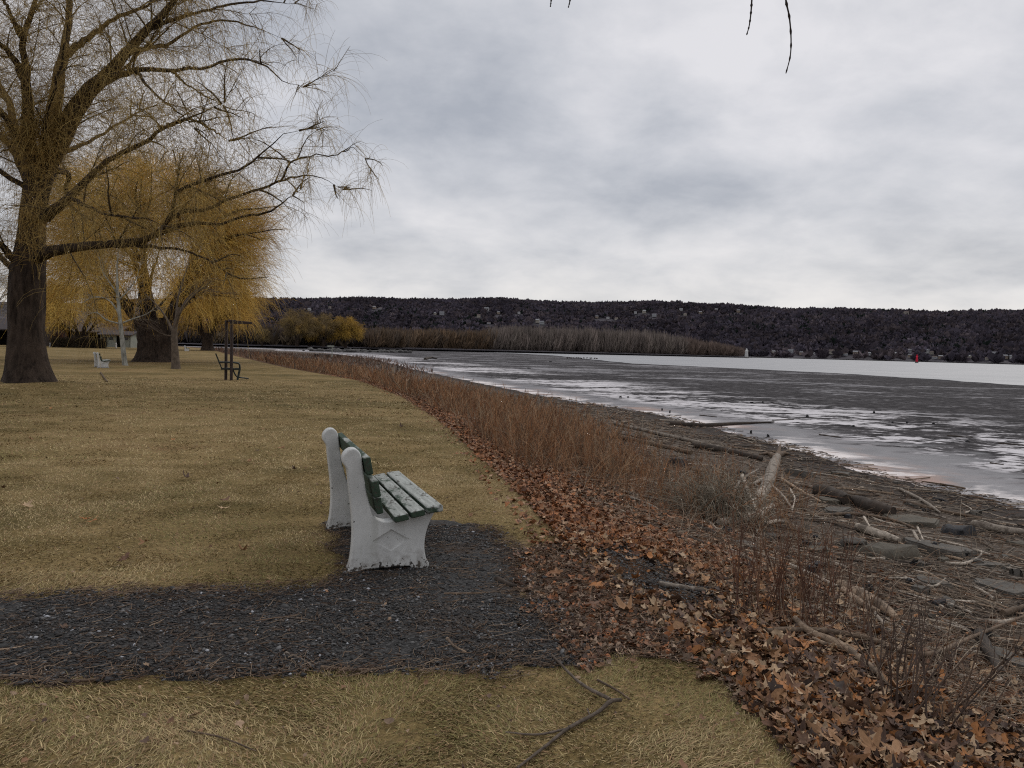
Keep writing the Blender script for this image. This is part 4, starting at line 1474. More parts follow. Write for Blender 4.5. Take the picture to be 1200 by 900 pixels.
def beacons():
    for (px, r, hgt, wid, mat, lab, nm) in [(873.5, 800, 9.5, 1.9, M['post_white'], 'small white lighthouse tower at the tip of the far breakwater', 'lighthouse'), (1073, 740, 7.2, 1.0, M['beacon_red'], 'slim red navigation tower standing in the far water', 'red_beacon')]:
        sx, sy = px_dir(px)
        root = empty(nm, (sx * r, sy * r, LAKE), 0, lab, 'lighthouse' if nm == 'lighthouse' else 'beacon')
        g = Geo()
        lathe(g, [(0, 1.0), (wid * 1.0, 1.0), (wid * 0.72, hgt * 0.72), (wid * 0.9, hgt * 0.73), (wid * 0.9, hgt * 0.78), (0, hgt * 0.78)], 12)
        g.obj('tower', mat, root)
        g = Geo()
        lathe(g, [(0, hgt * 0.78), (wid * 0.45, hgt * 0.78), (wid * 0.45, hgt * 0.92), (wid * 0.6, hgt * 0.92), (0, hgt * 1.02)], 12)
        g.obj('lantern', mat, root)
        g = Geo()
        lathe(g, [(wid * 1.5, -0.5), (wid * 1.3, 0.9), (wid * 0.9, 1.0), (0, 1.0)], 9)
        g.obj('stone_base', M['rock_far'], root)


beacons()


# ------------------------------------------------------------------ inlet: spit of stones, little jetty, sign post, birds
def breakwater():
    g = Geo()
    p0, p1 = on_plane(372, 411.6, LAKE), on_plane(470, 413.2, LAKE)
    n = 260
    t = rng.random(n)
    c = p0 + np.outer(t, p1 - p0) + np.stack([rng.normal(0, 1.5, n), rng.normal(0, 4, n), rng.uniform(-.2, .6, n)], -1)
    for k in range(n):
        r = rng.uniform(0.5, 1.3)
        ico = ICO * r * rng.uniform(0.6, 1.2, (12, 1)) * np.array([1, 1, .7]) + c[k]
        g.add(ico, tris=ICOF)
    tag(g.obj('breakwater', M['rock_far']), 'low dark spit of piled stones in front of the yellow willows', 'breakwater')


phi = (1 + 5 ** .5) / 2
ICO = np.array([(-1, phi, 0), (1, phi, 0), (-1, -phi, 0), (1, -phi, 0), (0, -1, phi), (0, 1, phi), (0, -1, -phi), (0, 1, -phi), (phi, 0, -1), (phi, 0, 1), (-phi, 0, -1), (-phi, 0, 1)]) / 1.9
ICOF = np.array([(0, 11, 5), (0, 5, 1), (0, 1, 7), (0, 7, 10), (0, 10, 11), (1, 5, 9), (5, 11, 4), (11, 10, 2), (10, 7, 6), (7, 1, 8), (3, 9, 4), (3, 4, 2), (3, 2, 6), (3, 6, 8), (3, 8, 9), (4, 9, 5), (2, 4, 11), (6, 2, 10), (8, 6, 7), (9, 8, 1)])
breakwater()


def jetty():
    p = on_plane(384, 420.0, LAKE)
    root = empty('jetty', tuple(p), 0, 'little dark wooden jetty at the shore of the inlet', 'jetty')
    bm = bmesh.new()
    for k in range(12): box(bm, (-2.2 + k * 0.4, 0, 0.72), (0.34, 2.2, 0.09))
    bm_obj('deck', bm, M['dark_roof'], root)
    for x in (-2.1, 0, 2.1):
        for y in (-0.9, 0.9):
            bm = bmesh.new()
            bmesh.ops.create_cone(bm, cap_ends=True, segments=8, radius1=.14, radius2=.13, depth=1.4, matrix=Matrix.Translation((x, y, 0.0)))
            bm_obj('pile', bm, M['dark_wall'], root)
    p = on_plane(389, 421, LAKE)
    root = empty('sign_post', (p[0], p[1], LAKE), 0, 'white post with a pale horizontal board beside the little jetty', 'sign post')
    bm = bmesh.new()
    box(bm, (0, 0, 0.9), (0.14, 0.14, 2.6))
    bm_obj('post', bm, M['pale_wall'], root)
    bm = bmesh.new()
    box(bm, (-0.2, -0.14, 2.25), (1.2, 0.08, 0.3))
    bm_obj('board', bm, M['pale_wall'], root, 0.01)


jetty()


def bird_mesh():
    bm = bmesh.new()
    bmesh.ops.create_uvsphere(bm, u_segments=10, v_segments=7, radius=1)
    for v in bm.verts:
        x, y, z = v.co
        v.co = (x * 0.34, y * 0.13, z * 0.14 + 0.22)
        if x > 0.75: v.co.z += 0.22; v.co.x -= 0.06
        if x > 0.93: v.co.z += 0.10; v.co.x += 0.14
        if x < -0.8: v.co.z += 0.05
    me = bpy.data.meshes.new('waterbird')
    bm.to_mesh(me); bm.free()
    me.materials.append(M['iron'])
    return me


bmsh = bird_mesh()
for k in range(13):
    p = on_plane(664 + k * 3.0 + random.uniform(-1, 1), 420.3 + k * 0.05 + random.uniform(-.3, .3), LAKE)
    o = bpy.data.objects.new('waterbird', bmsh)
    COL.objects.link(o)
    o.location = (p[0], p[1], LAKE)
    o.rotation_euler = (0, 0, random.uniform(0, 6))
    o.scale = (1.3,) * 3
    tag(o, 'dark waterbird standing in a loose row on the pale far ice', 'bird', 'birds resting on the ice')


# ------------------------------------------------------------------ grass
def scatter(n, y0, y1, spread=0.80, powr=1.0, margin=0.4):
    y = y0 + (y1 - y0) * rng.random(n) ** powr
    x = rng.uniform(-1, 1, n) * (y * spread + margin)
    return x, y


def make_grass():
    G = Geo()
    for (n, y0, y1, ln, wd, lift) in [(240000, 2.3, 5.0, 0.046, 0.0017, 0.5), (230000, 5.0, 9.5, 0.036, 0.0021, 0.6), (120000, 9.5, 17, 0.042, 0.0042, 0.6), (60000, 17, 32, 0.06, 0.009, 0.55)]:
        x, y = scatter(n, y0, y1)
        s1 = sdist(EDGE, x, y)
        sp = sd_poly(PATH, x, y) + EDGEN(x, y)
        sl = sd_poly(LITTER, x, y) + EDGEN(x, y)
        thin = rng.random(n)
        keep = (s1 < -0.03 + 0.10 * rng.normal(0, 1, n)) & (sp > 0.0 - 0.03 * thin) & (sl > 0.02 - 0.06 * thin)
        cl = fbm(x * 5, y * 5, 3, 60)
        keep &= rng.random(n) < (0.45 + 1.1 * cl) * (0.5 + 0.5 * sstep(.30, .42, fbm(x * 1.9, y * 1.9, 3, 62)))
        x, y, cl = x[keep], y[keep], cl[keep]
        n = len(x)
        z = H(x, y)
        comb = fbm(x * 1.1, y * 1.1, 3, 66) * 14
        a = comb + rng.normal(0, 1.0, n)
        L_ = ln * 0.85 * rng.uniform(0.45, 1.4, n) * (0.6 + 0.8 * cl)
        el = rng.uniform(0.15, 1.15, n) * lift + 0.10
        d = np.stack([np.cos(a) * np.cos(el), np.sin(a) * np.cos(el), np.sin(el)], -1)
        sd = np.stack([-np.sin(a), np.cos(a), rng.normal(0, .3, n)], -1) * (wd * rng.uniform(0.6, 1.4, n))[:, None]
        p0 = np.stack([x, y, z - 0.004], -1)
        p1 = p0 + d * (L_ * 0.55)[:, None]
        d2 = d.copy(); d2[:, 2] -= rng.uniform(0.0, 0.45, n)
        p2 = p1 + unit(d2) * (L_ * 0.5)[:, None]
        p2[:, 2] = np.maximum(p2[:, 2], z + 0.004)
        V = np.stack([p0 - sd, p0 + sd, p1 + sd * .8, p1 - sd * .8, p2], 1).reshape(-1, 3)
        i = np.arange(n)[:, None] * 5
        q = np.concatenate([i, i + 1, i + 2, i + 3], 1)
        t = np.concatenate([i + 3, i + 2, i + 4], 1)
        f = 0.55 * fbm(x * 0.22, y * 0.22, 3, 70) + 0.45 * fbm(x * 1.3, y * 1.3, 3, 71) + rng.normal(0, 0.09, n)
        straw, olive, tan = np.array([0.42, 0.318, 0.165]), np.array([0.200, 0.168, 0.064]), np.array([0.29, 0.182, 0.098])
        f = f + 0.30 * (fbm(x * 0.10 + 3, y * 0.16, 3, 74) - 0.5)
        wv = sstep(0.41, 0.61, f)[:, None]
        c = olive * (1 - wv) + straw * wv
        c = np.where((rng.random(n) < 0.24)[:, None], tan, c) * rng.uniform(0.55, 1.3, (n, 1))
        G.add(V, quads=q, tris=t, col=np.repeat(c, 5, axis=0))
    tag(G.obj('lawn_grass', M['blade']), 'matted olive and straw winter grass of the lawn', 'grass', kind='stuff')


make_grass()


# ------------------------------------------------------------------ gravel chips and needles on the path
def make_chips():
    n = 95000
    x = rng.uniform(-4.2, 1.2, n); y = rng.uniform(3.3, 6.6, n)
    sp = sd_poly(PATH, x, y) + EDGEN(x, y)
    dens = fbm(x * 1.6, y * 1.6, 3, 80)
    bare = rng.random(n) < 0.12
    x[bare] = rng.uniform(BARE[:, 0].min() - .3, BARE[:, 0].max() + .3, bare.sum()); y[bare] = rng.uniform(BARE[:, 1].min() - .3, BARE[:, 1].max() + .3, bare.sum())
    sp = np.where(bare, sd_poly(BARE, x, y) + 2 * EDGEN(x, y), sp)
    k = (sp < 0.02) & (rng.random(n) < 0.15 + 1.3 * sstep(0.35, 0.62, dens))
    x, y = x[k], y[k]
    n = len(x)
    oct_ = np.array([(1, 0, 0), (-1, 0, 0), (0, 1, 0), (0, -1, 0), (0, 0, 1), (0, 0, -1.)])
    of = np.array([(0, 2, 4), (2, 1, 4), (1, 3, 4), (3, 0, 4), (2, 0, 5), (1, 2, 5), (3, 1, 5), (0, 3, 5)])
    s = rng.gamma(1.8, 0.0022, n) + 0.0024
    A = rng.normal(0, 1, (n, 3, 3)) * 0.35 + np.eye(3)
    V = np.einsum('nij,kj->nki', A, oct_) * s[:, None, None] * np.array([1, 1, 0.55])
    V += np.stack([x, y, H(x, y) + 0.012 + 0.014 * fbm(x * 9, y * 9, 3, 40)], -1)[:, None]
    F = (np.arange(n)[:, None, None] * 6 + of[None]).reshape(-1, 3)
    c = pal(n, [(0.028, 0.026, 0.025), (0.045, 0.043, 0.041), (0.034, 0.029, 0.026), (0.10, 0.096, 0.092), (0.020, 0.019, 0.018), (0.06, 0.044, 0.033)], .3)
    c[rng.random(n) < 0.015] = (0.32, 0.32, 0.33)
    G = Geo()
    G.add(V.reshape(-1, 3), tris=F, col=np.repeat(c, 6, axis=0))
    tag(G.obj('loose_gravel', M['stone']), 'loose dark slate gravel on the path', 'gravel', kind='stuff')
    # thin shreds of twig and leaf over the path and its rims
    n = 34000
    x = rng.uniform(-4.2, 1.6, n); y = rng.uniform(3.2, 6.6, n)
    sp = sd_poly(PATH, x, y) + EDGEN(x, y)
    sl = sd_poly(LITTER, x, y)
    k = ((sp < 0.06) & (rng.random(n) < 0.20 + 0.75 * sstep(-0.30, 0.0, sp))) | (sl < 0.05)
    x, y = x[k], y[k]
    n = len(x)
    a = rng.uniform(0, math.pi, n)
    D = np.stack([np.cos(a), np.sin(a), rng.normal(0, .12, n)], -1)
    P = grow(np.stack([x, y, H(x, y) + 0.022], -1), D, rng.gamma(2, 0.03, n) + 0.015, 4, 0, 0.35)
    P[..., 2] = H(P[..., 0], P[..., 1]) + 0.018 + 0.01 * rng.random((n, 4))
    G = Geo()
    G.tubes(P, np.linspace(1, .6, 4)[None] * rng.uniform(0.0010, 0.0026, n)[:, None], 3, pal(n, [(0.10, 0.062, 0.040), (0.15, 0.10, 0.065), (0.06, 0.04, 0.03), (0.20, 0.145, 0.10)], .3))
    tag(G.obj('twig_litter', M['twig']), 'fine twig and stem litter over the path', 'litter', kind='stuff')


make_chips()


# ------------------------------------------------------------------ dead leaves
def leaf_outline(seed):
    r = random.Random(seed)
    n = 36
    pts = []
    if seed % 2:            # oak: a long blade with rounded lobes
        k_, ph, wdt = r.choice([3.2, 3.8, 4.4]), r.uniform(0, 2), r.uniform(.85, 1.2)
        for k in range(n):
            t = k / n * 2 * math.pi
            u = math.cos(t)
            hw = 0.27 * wdt * (1 - abs(u) ** 2.6) ** 0.6 * (1.15 + 0.35 * u)
            side = 1 if t < math.pi else -1
            hw *= 0.62 + 0.48 * math.sin(k_ * math.pi * u + ph + (0.4 if side > 0 else 0)) + r.uniform(-.05, .05)
            pts.append((u * 0.58, side * max(hw, 0.02)))
    else:                   # maple: five pointed lobes
        for k in range(n):
            t = k / n * 2 * math.pi
            lob = abs(((t * 5 / (2 * math.pi)) % 1.0) * 2 - 1)
            rad = (0.22 + 0.40 * lob ** 1.3 + 0.05 * (k % 2)) * (1 + 0.28 * math.cos(t)) * r.uniform(.92, 1.08)
            pts.append((rad * math.cos(t), rad * math.sin(t)))
    return np.array(pts)


def leaf_template(seed):
    """a curled lobed leaf about 1 unit across with a stalk: rings of vertices, so that it bends"""
    r = np.random.default_rng(seed)
    o = leaf_outline(seed)
    n = len(o)
    V2 = np.concatenate([[(0, 0)], o * 0.5, o])
    cx, cy, ph = r.uniform(-.6, 1.0), r.choice([r.uniform(-0.7, 0.9), r.uniform(0.6, 1.5)]), r.uniform(0, 6)
    z = cx * V2[:, 0] ** 2 + cy * V2[:, 1] ** 2 + 0.10 * np.sin(V2[:, 0] * 6 + ph) * V2[:, 1] + 0.09 * np.sin(np.arctan2(V2[:, 1], V2[:, 0]) * 5 + ph) * np.linalg.norm(V2, axis=1)
    V = np.column_stack([V2, z])
    T = [(0, 1 + i, 1 + (i + 1) % n) for i in range(n)]
    Q = [(1 + i, 1 + n + i, 1 + n + (i + 1) % n, 1 + (i + 1) % n) for i in range(n)]
    st = len(V)
    V = np.vstack([V, [(-0.30, 0.012, 0.02), (-0.30, -0.012, 0.02), (-0.75, 0.0, 0.08)]])
    T.append((st, st + 1, st + 2))
    return V, np.array(Q), np.array(T)


LEAVES = [leaf_template(s) for s in range(22)]
LCOL = [(0.21, 0.105, 0.050), (0.28, 0.155, 0.078), (0.13, 0.068, 0.040), (0.38, 0.26, 0.155), (0.075, 0.044, 0.030), (0.30, 0.125, 0.042), (0.16, 0.095, 0.060)]


def rots(n, tilt):
    a = rng.uniform(0, 2 * math.pi, n)
    t = rng.normal(0, tilt, n)
    u = rng.normal(0, tilt, n)
    ca, sa, ct, st_, cu, su = np.cos(a), np.sin(a), np.cos(t), np.sin(t), np.cos(u), np.sin(u)
    Rz = np.zeros((n, 3, 3)); Rz[:, 0, 0] = ca; Rz[:, 0, 1] = -sa; Rz[:, 1, 0] = sa; Rz[:, 1, 1] = ca; Rz[:, 2, 2] = 1
    Rx = np.zeros((n, 3, 3)); Rx[:, 0, 0] = 1; Rx[:, 1, 1] = ct; Rx[:, 1, 2] = -st_; Rx[:, 2, 1] = st_; Rx[:, 2, 2] = ct
    Ry = np.zeros((n, 3, 3)); Ry[:, 1, 1] = 1; Ry[:, 0, 0] = cu; Ry[:, 0, 2] = su; Ry[:, 2, 0] = -su; Ry[:, 2, 2] = cu
    return Rz @ Rx @ Ry


def make_leaves():
    # individually linked leaves: the nearest of the drift in the lower right corner
    meshes = []
    for s, (V, Q, T) in enumerate(LEAVES):
        for c in (LCOL[s % 6], LCOL[(s + 3) % 6]):
            me = np_mesh('fallen_leaf', V, [Q, T], np.broadcast_to(np.array(c), V.shape) * (0.85 + 0.3 * np.random.default_rng(s).random((len(V), 1))), True)
            me.materials.append(M['leaf'])
            meshes.append(me)

    def put(x, y, size, lab, group, tilt=0.26, lift=0.02):
        o = bpy.data.objects.new('fallen_leaf', random.choice(meshes))
        COL.objects.link(o)
        o.location = (x, y, gz(x, y) + lift)
        o.rotation_euler = (random.gauss(0, tilt), random.gauss(0, tilt), random.uniform(0, 6.28))
        o.scale = (size, size * random.uniform(.8, 1.1), size)
        tag(o, lab, 'leaf', group)
        return o
    cnt = 0
    while cnt < 250:
        px, py = random.uniform(850, 1200), random.uniform(745, 905)
        p = hit(px, py)
        s = float(sdist(EDGE, p[:1], p[1:2])[0])
        if not (-0.05 < s < 1.15): continue
        put(p[0], p[1], random.choice([random.uniform(0.045, 0.075), random.uniform(0.06, 0.11)]), 'curled brown oak or maple leaf in the drift along the lawn edge', 'leaves drifted below the lawn edge', lift=random.uniform(0.02, 0.06))
        cnt += 1
    for px, py in [(292, 544), (100, 613), (108, 615), (203, 517), (330, 528), (36, 517), (262, 590), (345, 553), (144, 662), (262, 600), (60, 480), (420, 470), (218, 563), (470, 502), (30, 596), (170, 640), (285, 650), (310, 505)]:
        p = hit(px, py)
        put(p[0], p[1], random.uniform(0.07, 0.11), 'single dry leaf lying on the open lawn', 'leaves scattered over the lawn', 0.2, 0.035)
    for px, py in [(697, 713), (618, 652), (700, 690), (740, 660), (652, 676), (735, 720), (770, 700)]:
        p = hit(px, py)
        put(p[0], p[1], 0.12, 'large orange leaf on the trodden litter right of the gravel', 'orange leaves beside the gravel', 0.2, 0.03)
    # the rest of the drift: uncountable ground cover
    G = Geo()

    def batch(x, y, size, tilt, lift, cols, lo=False):
        far = sd_poly(BARE, x, y) + 2 * EDGEN(x, y) > -0.02 - 0.25 * (rng.random(len(x)) < 0.12)
        x, y, size, lift = x[far], y[far], size[far], lift[far]
        n = len(x)
        z = H(x, y) + lift
        pick = rng.integers(0, len(LEAVES), n)
        A = rots(n, tilt)
        c = pal(n, cols, 0.35)
        for s in range(len(LEAVES)):
            m = pick == s
            if not m.any(): continue
            V, Q, T = LEAVES[s]
            if lo:      # far leaves: every third rim vertex is enough
                nn = (len(V) - 4) // 2
                ix = 1 + nn + np.arange(0, nn, 3)
                V = np.vstack([V[:1], V[ix]])
                kk = len(ix)
                Q = np.zeros((0, 4), int)
                T = np.array([(0, 1 + i, 1 + (i + 1) % kk) for i in range(kk)])
            W = np.einsum('nij,kj->nki', A[m], V) * size[m][:, None, None] + np.stack([x[m], y[m], z[m]], -1)[:, None]
            k = m.sum(); nv = len(V)
            off = np.arange(k)[:, None, None] * nv
            G.add(W.reshape(-1, 3), quads=(Q[None] + off).reshape(-1, 4) if len(Q) else None, tris=(T[None] + off).reshape(-1, 3), col=np.repeat(c[m], nv, axis=0))
    x, y = scatter(60000, 2.4, 6.5, 0.8)
    s = sdist(EDGE, x, y)
    k = (s > -0.06) & (rng.random(len(x)) < np.exp(-np.clip(s - 0.75, 0, 9) / 0.45) * np.where(y > 4.4, 0.16, 0.6) * (0.15 + 1.3 * sstep(.35, .65, fbm(x * 1.5, y * 1.5, 3, 90))))
    x, y = x[k], y[k]
    batch(x, y, np.where(y > 4.3, rng.uniform(0.022, 0.06, len(x)), rng.uniform(0.035, 0.085, len(x))), 0.34, rng.uniform(0.005, 0.03, len(x)), LCOL)
    # torn fragments between the whole leaves, and a few blown over the lawn
    x, y = scatter(60000, 2.4, 6.5, 0.8)
    s = sdist(EDGE, x, y)
    k = (s > -0.10) & (rng.random(len(x)) < 0.75 * np.exp(-np.clip(s - 0.9, 0, 9) / 0.7))
    x, y = x[k], y[k]
    batch(x, y, rng.gamma(3, 0.009, len(x)) + 0.008, 0.6, rng.uniform(0.01, 0.05, len(x)), LCOL + [(0.05, 0.032, 0.024), (0.30, 0.21, 0.13)], True)
    x, y = scatter(2600, 2.4, 24, 0.75, 1.3)
    k = (sdist(EDGE, x, y) < -0.05) & (rng.random(len(x)) < 0.3 + sstep(.4, .65, fbm(x * .5, y * .5, 3, 93)))
    x, y = x[k], y[k]
    batch(x, y, np.minimum(rng.gamma(3, 0.005, len(x)) + 0.008, 0.05), 0.35, rng.uniform(0.012, 0.028, len(x)), [(0.16, 0.085, 0.045), (0.10, 0.06, 0.04), (0.24, 0.16, 0.10)], True)
    # litter patch right of the path and the trodden corner: shredded small pieces
    x, y = scatter(70000, 2.6, 6.8, 0.5)
    k = (sd_poly(LITTER, x, y) + EDGEN(x, y) < 0.04) & (rng.random(len(x)) < 0.6)
    x, y = x[k], y[k]
    batch(x, y, rng.uniform(0.02, 0.055, len(x)), 0.5, rng.uniform(0.006, 0.02, len(x)), [(0.19, 0.09, 0.046), (0.24, 0.125, 0.065), (0.12, 0.062, 0.038), (0.25, 0.095, 0.038), (0.29, 0.20, 0.135), (0.20, 0.14, 0.10), (0.09, 0.06, 0.045)], True)
    # farther along the bank
    x, y = scatter(260000, 6.0, 40, 0.45, 1.8)
    s = sdist(EDGE, x, y)
    k = (s > -0.30) & (rng.random(len(x)) < np.exp(-np.clip(s - 0.6, 0, 9) / 0.55) * np.where(s < 0, 0.05, 0.25 + 1.0 * sstep(.35, .6, fbm(x * 1.3, y * 1.3, 3, 92))))
    x, y = x[k], y[k]
    batch(x, y, rng.uniform(0.03, 0.07, len(x)), 0.45, rng.uniform(0.005, 0.035, len(x)), [(0.20, 0.088, 0.040), (0.25, 0.118, 0.055), (0.13, 0.062, 0.036), (0.28, 0.11, 0.042), (0.30, 0.185, 0.11)], True)
    tag(G.obj('leaf_litter', M['leaf'], smooth=True), 'drift of brown dead leaves along the top of the bank', 'leaf litter', kind='stuff')


make_leaves()


# ------------------------------------------------------------------ dry stems on the bank
def make_stems():
    n = 85000
    x, y = scatter(n, 6.5, 75, 0.35, 1.9)
    s1, s2 = sdist(EDGE, x, y), sdist(SHORE, x, y)
    t = s1 / (s1 - s2 + 1e-6)
    cl = fbm(x * 0.5, y * 0.5, 3, 95)
    dens = sstep(0.15, 0.8, s1) * (1 - sstep(0.22, 0.58, t)) * sstep(7.5, 15.5, y) * (0.15 + 1.3 * sstep(.3, .65, cl))
    k = (s1 > 0) & (s2 < -0.2) & (rng.random(n) < dens)
    x, y = x[k], y[k]
    n = len(x)
    z = H(x, y)
    L_ = (0.16 + 0.70 * rng.random(n) ** 1.4) * (0.45 + 1.0 * cl[k])
    lean = (fbm(x * 0.7, y * 0.7, 2, 98) - 0.5) * 1.3
    D = np.stack([rng.normal(0, .33, n) + lean, rng.normal(0, .33, n), np.ones(n)], -1)
    P = grow(np.stack([x, y, z - 0.02], -1), D, L_, 6, rng.choice([0.1, 0.1, 1.2], n), 0.22)
    rad = np.maximum(0.0022, 0.00034 * y)[:, None] * np.linspace(1, .55, 6)[None]
    G = Geo()
    c = pal(n, [(0.26, 0.125, 0.060), (0.30, 0.155, 0.075), (0.19, 0.09, 0.048), (0.34, 0.20, 0.11), (0.30, 0.21, 0.13), (0.16, 0.11, 0.075)], .3)
    G.tubes(P, rad, 3, c)
    ns = n * 2       # side shoots
    s, tt, i, f = attach(P, ns, 0.35, 0.95)
    B = grow(s, unit(tt + rand_dir(ns) * 0.6), rng.uniform(0.06, 0.22, ns), 4, 0, 0.2)
    G.tubes(B, rad[i, 3][:, None] * np.linspace(.8, .4, 4)[None], 3, c[i] * 1.1)
    n = 9000
    x, y = rng.uniform(-62, -8, n), rng.uniform(60, 165, n)
    s1, s2 = sdist(EDGE, x, y), sdist(SHORE, x, y)
    k = (s1 > 0.3) & (s2 < 1.5) & (rng.random(n) < 0.25 + sstep(.35, .6, fbm(x * .2, y * .2, 3, 97)))
    x, y = x[k], y[k]
    n = len(x)
    P = grow(np.stack([x, y, H(x, y) - 0.02], -1), np.stack([rng.normal(0, .5, n), rng.normal(0, .5, n), np.ones(n)], -1), rng.uniform(0.3, 0.9, n), 5, 0.4, 0.2)
    G.tubes(P, np.linspace(1, .5, 5)[None] * 0.03, 3, pal(n, [(0.155, 0.075, 0.045), (0.12, 0.075, 0.05), (0.06, 0.048, 0.04), (0.19, 0.11, 0.07)], .3))
    tag(G.obj('dry_stems', M['twig']), 'reddish brown dry weed stems growing thick along the bank', 'weeds', kind='stuff')
    # low tangle of bent brown stalks at the foot of the stems
    n = 46000
    x, y = scatter(n, 3.6, 40, 0.62, 1.7)
    s1, s2 = sdist(EDGE, x, y), sdist(SHORE, x, y)
    k = (s1 > 0.5) & (s2 < -0.5) & (rng.random(n) < 0.75 * np.exp(-np.clip(s1 - 3, 0, 9) / 2.5) * np.clip(s1 / 1.5, 0.15, 1))
    x, y = x[k], y[k]
    n = len(x)
    D = rand_dir(n); D[:, 2] = np.abs(D[:, 2]) * 0.5
    P = grow(np.stack([x, y, H(x, y)], -1), D, rng.uniform(0.12, 0.5, n), 6, 0.9, 0.3)
    P[..., 2] = np.maximum(P[..., 2], H(P[..., 0], P[..., 1]) + 0.005)
    G = Geo()
    G.tubes(P, np.maximum(0.0016, 0.00028 * y)[:, None] * np.linspace(1, .6, 6)[None], 3, pal(n, [(0.22, 0.155, 0.105), (0.30, 0.23, 0.165), (0.14, 0.095, 0.065), (0.20, 0.105, 0.06), (0.36, 0.29, 0.215)], .3))
    tag(G.obj('bent_stalks', M['twig']), 'tangle of bent dead stalks over the bank and upper beach', 'weeds', kind='stuff')


make_stems()


def bare_shrub(px, py, n, h, spread, cols, label, r0=0.0035, lean=(0, 0)):
    p = hit(px, py)
    G = Geo()
    s = rng.normal(0, 0.05 + spread * 0.12, (n, 3)) * np.array([1, 1, 0])
    D = np.stack([rng.normal(lean[0], spread, n), rng.normal(lean[1], spread, n), np.ones(n)], -1)
    P = grow(s, D, rng.uniform(0.5, 1.0, n) * h, 9, 0.1, 0.16)
    c = pal(n, cols, .25)
    G.tubes(P, np.linspace(1, .45, 9)[None] * r0 * rng.uniform(.7, 1.3, (n, 1)), 5, c)
    m = n * 3
    s, t, i, f = attach(P, m, 0.3, 0.95)
    B = grow(s, unit(t + rand_dir(m) * 0.65 + np.array([0, 0, .2])), rng.uniform(0.08, 0.35, m) * h, 6, 0, 0.2)
    G.tubes(B, np.linspace(1, .5, 6)[None] * r0 * 0.5, 3, c[i])
    o = G.obj('bare_shrub', M['twig'])
    o.location = (p[0], p[1], p[2] - 0.02)
    tag(o, label, 'shrub', 'leafless shrubs below the lawn edge')


RB = [(0.13, 0.065, 0.042), (0.10, 0.055, 0.038), (0.16, 0.09, 0.055)]
SH = 'thin upright reddish stemmed shrub on the leafy bank'
for px, py, n, h, sp in [(868, 722, 7, .8, .10), (898, 728, 8, .85, .12), (925, 735, 11, .85, .13), (950, 742, 10, .8, .14), (975, 735, 9, .8, .15), (910, 690, 7, .65, .12), (880, 700, 6, .7, .1), (940, 700, 7, .6, .15), (1003, 738, 6, .6, .2), (855, 705, 5, .6, .12), (965, 715, 6, .7, .12)]:
    bare_shrub(px, py, n, h, sp, RB, SH)
bare_shrub(1068, 838, 22, .62, .38, [(0.085, 0.06, 0.048), (0.11, 0.075, 0.055)], 'bushy dark leafless shrub leaning right at the edge of the leaf drift', 0.0042, (.25, .1))
bare_shrub(1030, 800, 10, .6, .22, [(0.085, 0.06, 0.048), (0.11, 0.075, 0.055)], 'low dark leafless shrub behind the stripped white branch', 0.0036, (.1, 0))
bare_shrub(1125, 855, 12, .35, .5, [(0.10, 0.07, 0.052)], 'low wiry leafless shrub near the bottom right corner', 0.0032, (.3, 0))


def tussock():
    p = hit(838, 606)
    n = 420
    D = np.stack([rng.normal(0, .45, n), rng.normal(0, .45, n), np.ones(n)], -1)
    P = grow(rng.normal(0, 1, (n, 3)) * np.array([.22, .22, 0.05]), D, rng.uniform(0.35, 0.85, n), 8, 2.6, 0.12)
    P[..., 2] = np.maximum(P[..., 2], -0.02)
    G = Geo()
    G.tubes(P, np.linspace(1, .4, 8)[None] * 0.006, 3, pal(n, [(0.26, 0.22, 0.165), (0.19, 0.16, 0.12)], .3))
    o = G.obj('grass_tussock', M['twig'])
    o.location = tuple(p)
    tag(o, 'drooping grey tussock of dead grass left of the pale forked log', 'grass clump')


tussock()


# ------------------------------------------------------------------ driftwood
WOOD = {'pale': (0.40, 0.345, 0.285), 'grey': (0.24, 0.205, 0.17), 'brown': (0.14, 0.10, 0.07), 'dark': (0.05, 0.04, 0.033), 'bare': (0.30, 0.22, 0.155), 'tan': (0.17, 0.13, 0.095), 'twig': (0.125, 0.10, 0.08)}


def wood_tube(G, P, r, tone, sides=9, n=None, rag=0.055):
    P = np.array(P, float)
    n = n or max(8, 5 * len(P))
    if np.ndim(r) == 0: r = np.linspace(1, 0.6, len(P)) * r
    X = catmull(np.hstack([P, np.array(r)[:, None]]), n)
    rr = X[:, 3] * (1 + rag * rng.normal(0, 1, n))
    X[1:-1, :3] += rng.normal(0, 1, (n - 2, 3)) * X[1:-1, 3:4] * rag
    c = np.array(WOOD[tone]) * (0.85 + 0.3 * rng.random())
    G.tubes(X[:, :3], np.maximum(rr, 0.001), sides, c)


def driftwood(name, lines, label, cat='driftwood', group=None):
    """lines: list of (pixel points, radius, tone, lift)"""
    G = Geo()
    o0 = None
    for pts, r, tone, lift in lines:
        P = []
        for k, q in enumerate(pts):
            p = hit(q[0], q[1])
            p[2] += (np.mean(r) * 0.5 if np.ndim(r) else r * 0.5) + (q[2] * 0.6 if len(q) > 2 else 0) + lift * 0.6
            P.append(p)
        if o0 is None: o0 = P[0].copy()
        wood_tube(G, [p - o0 for p in P], r, tone)
    o = G.obj(name, M['drift'], smooth=True)
    o.location = tuple(o0)
    tag(o, label, cat, group)
    return o


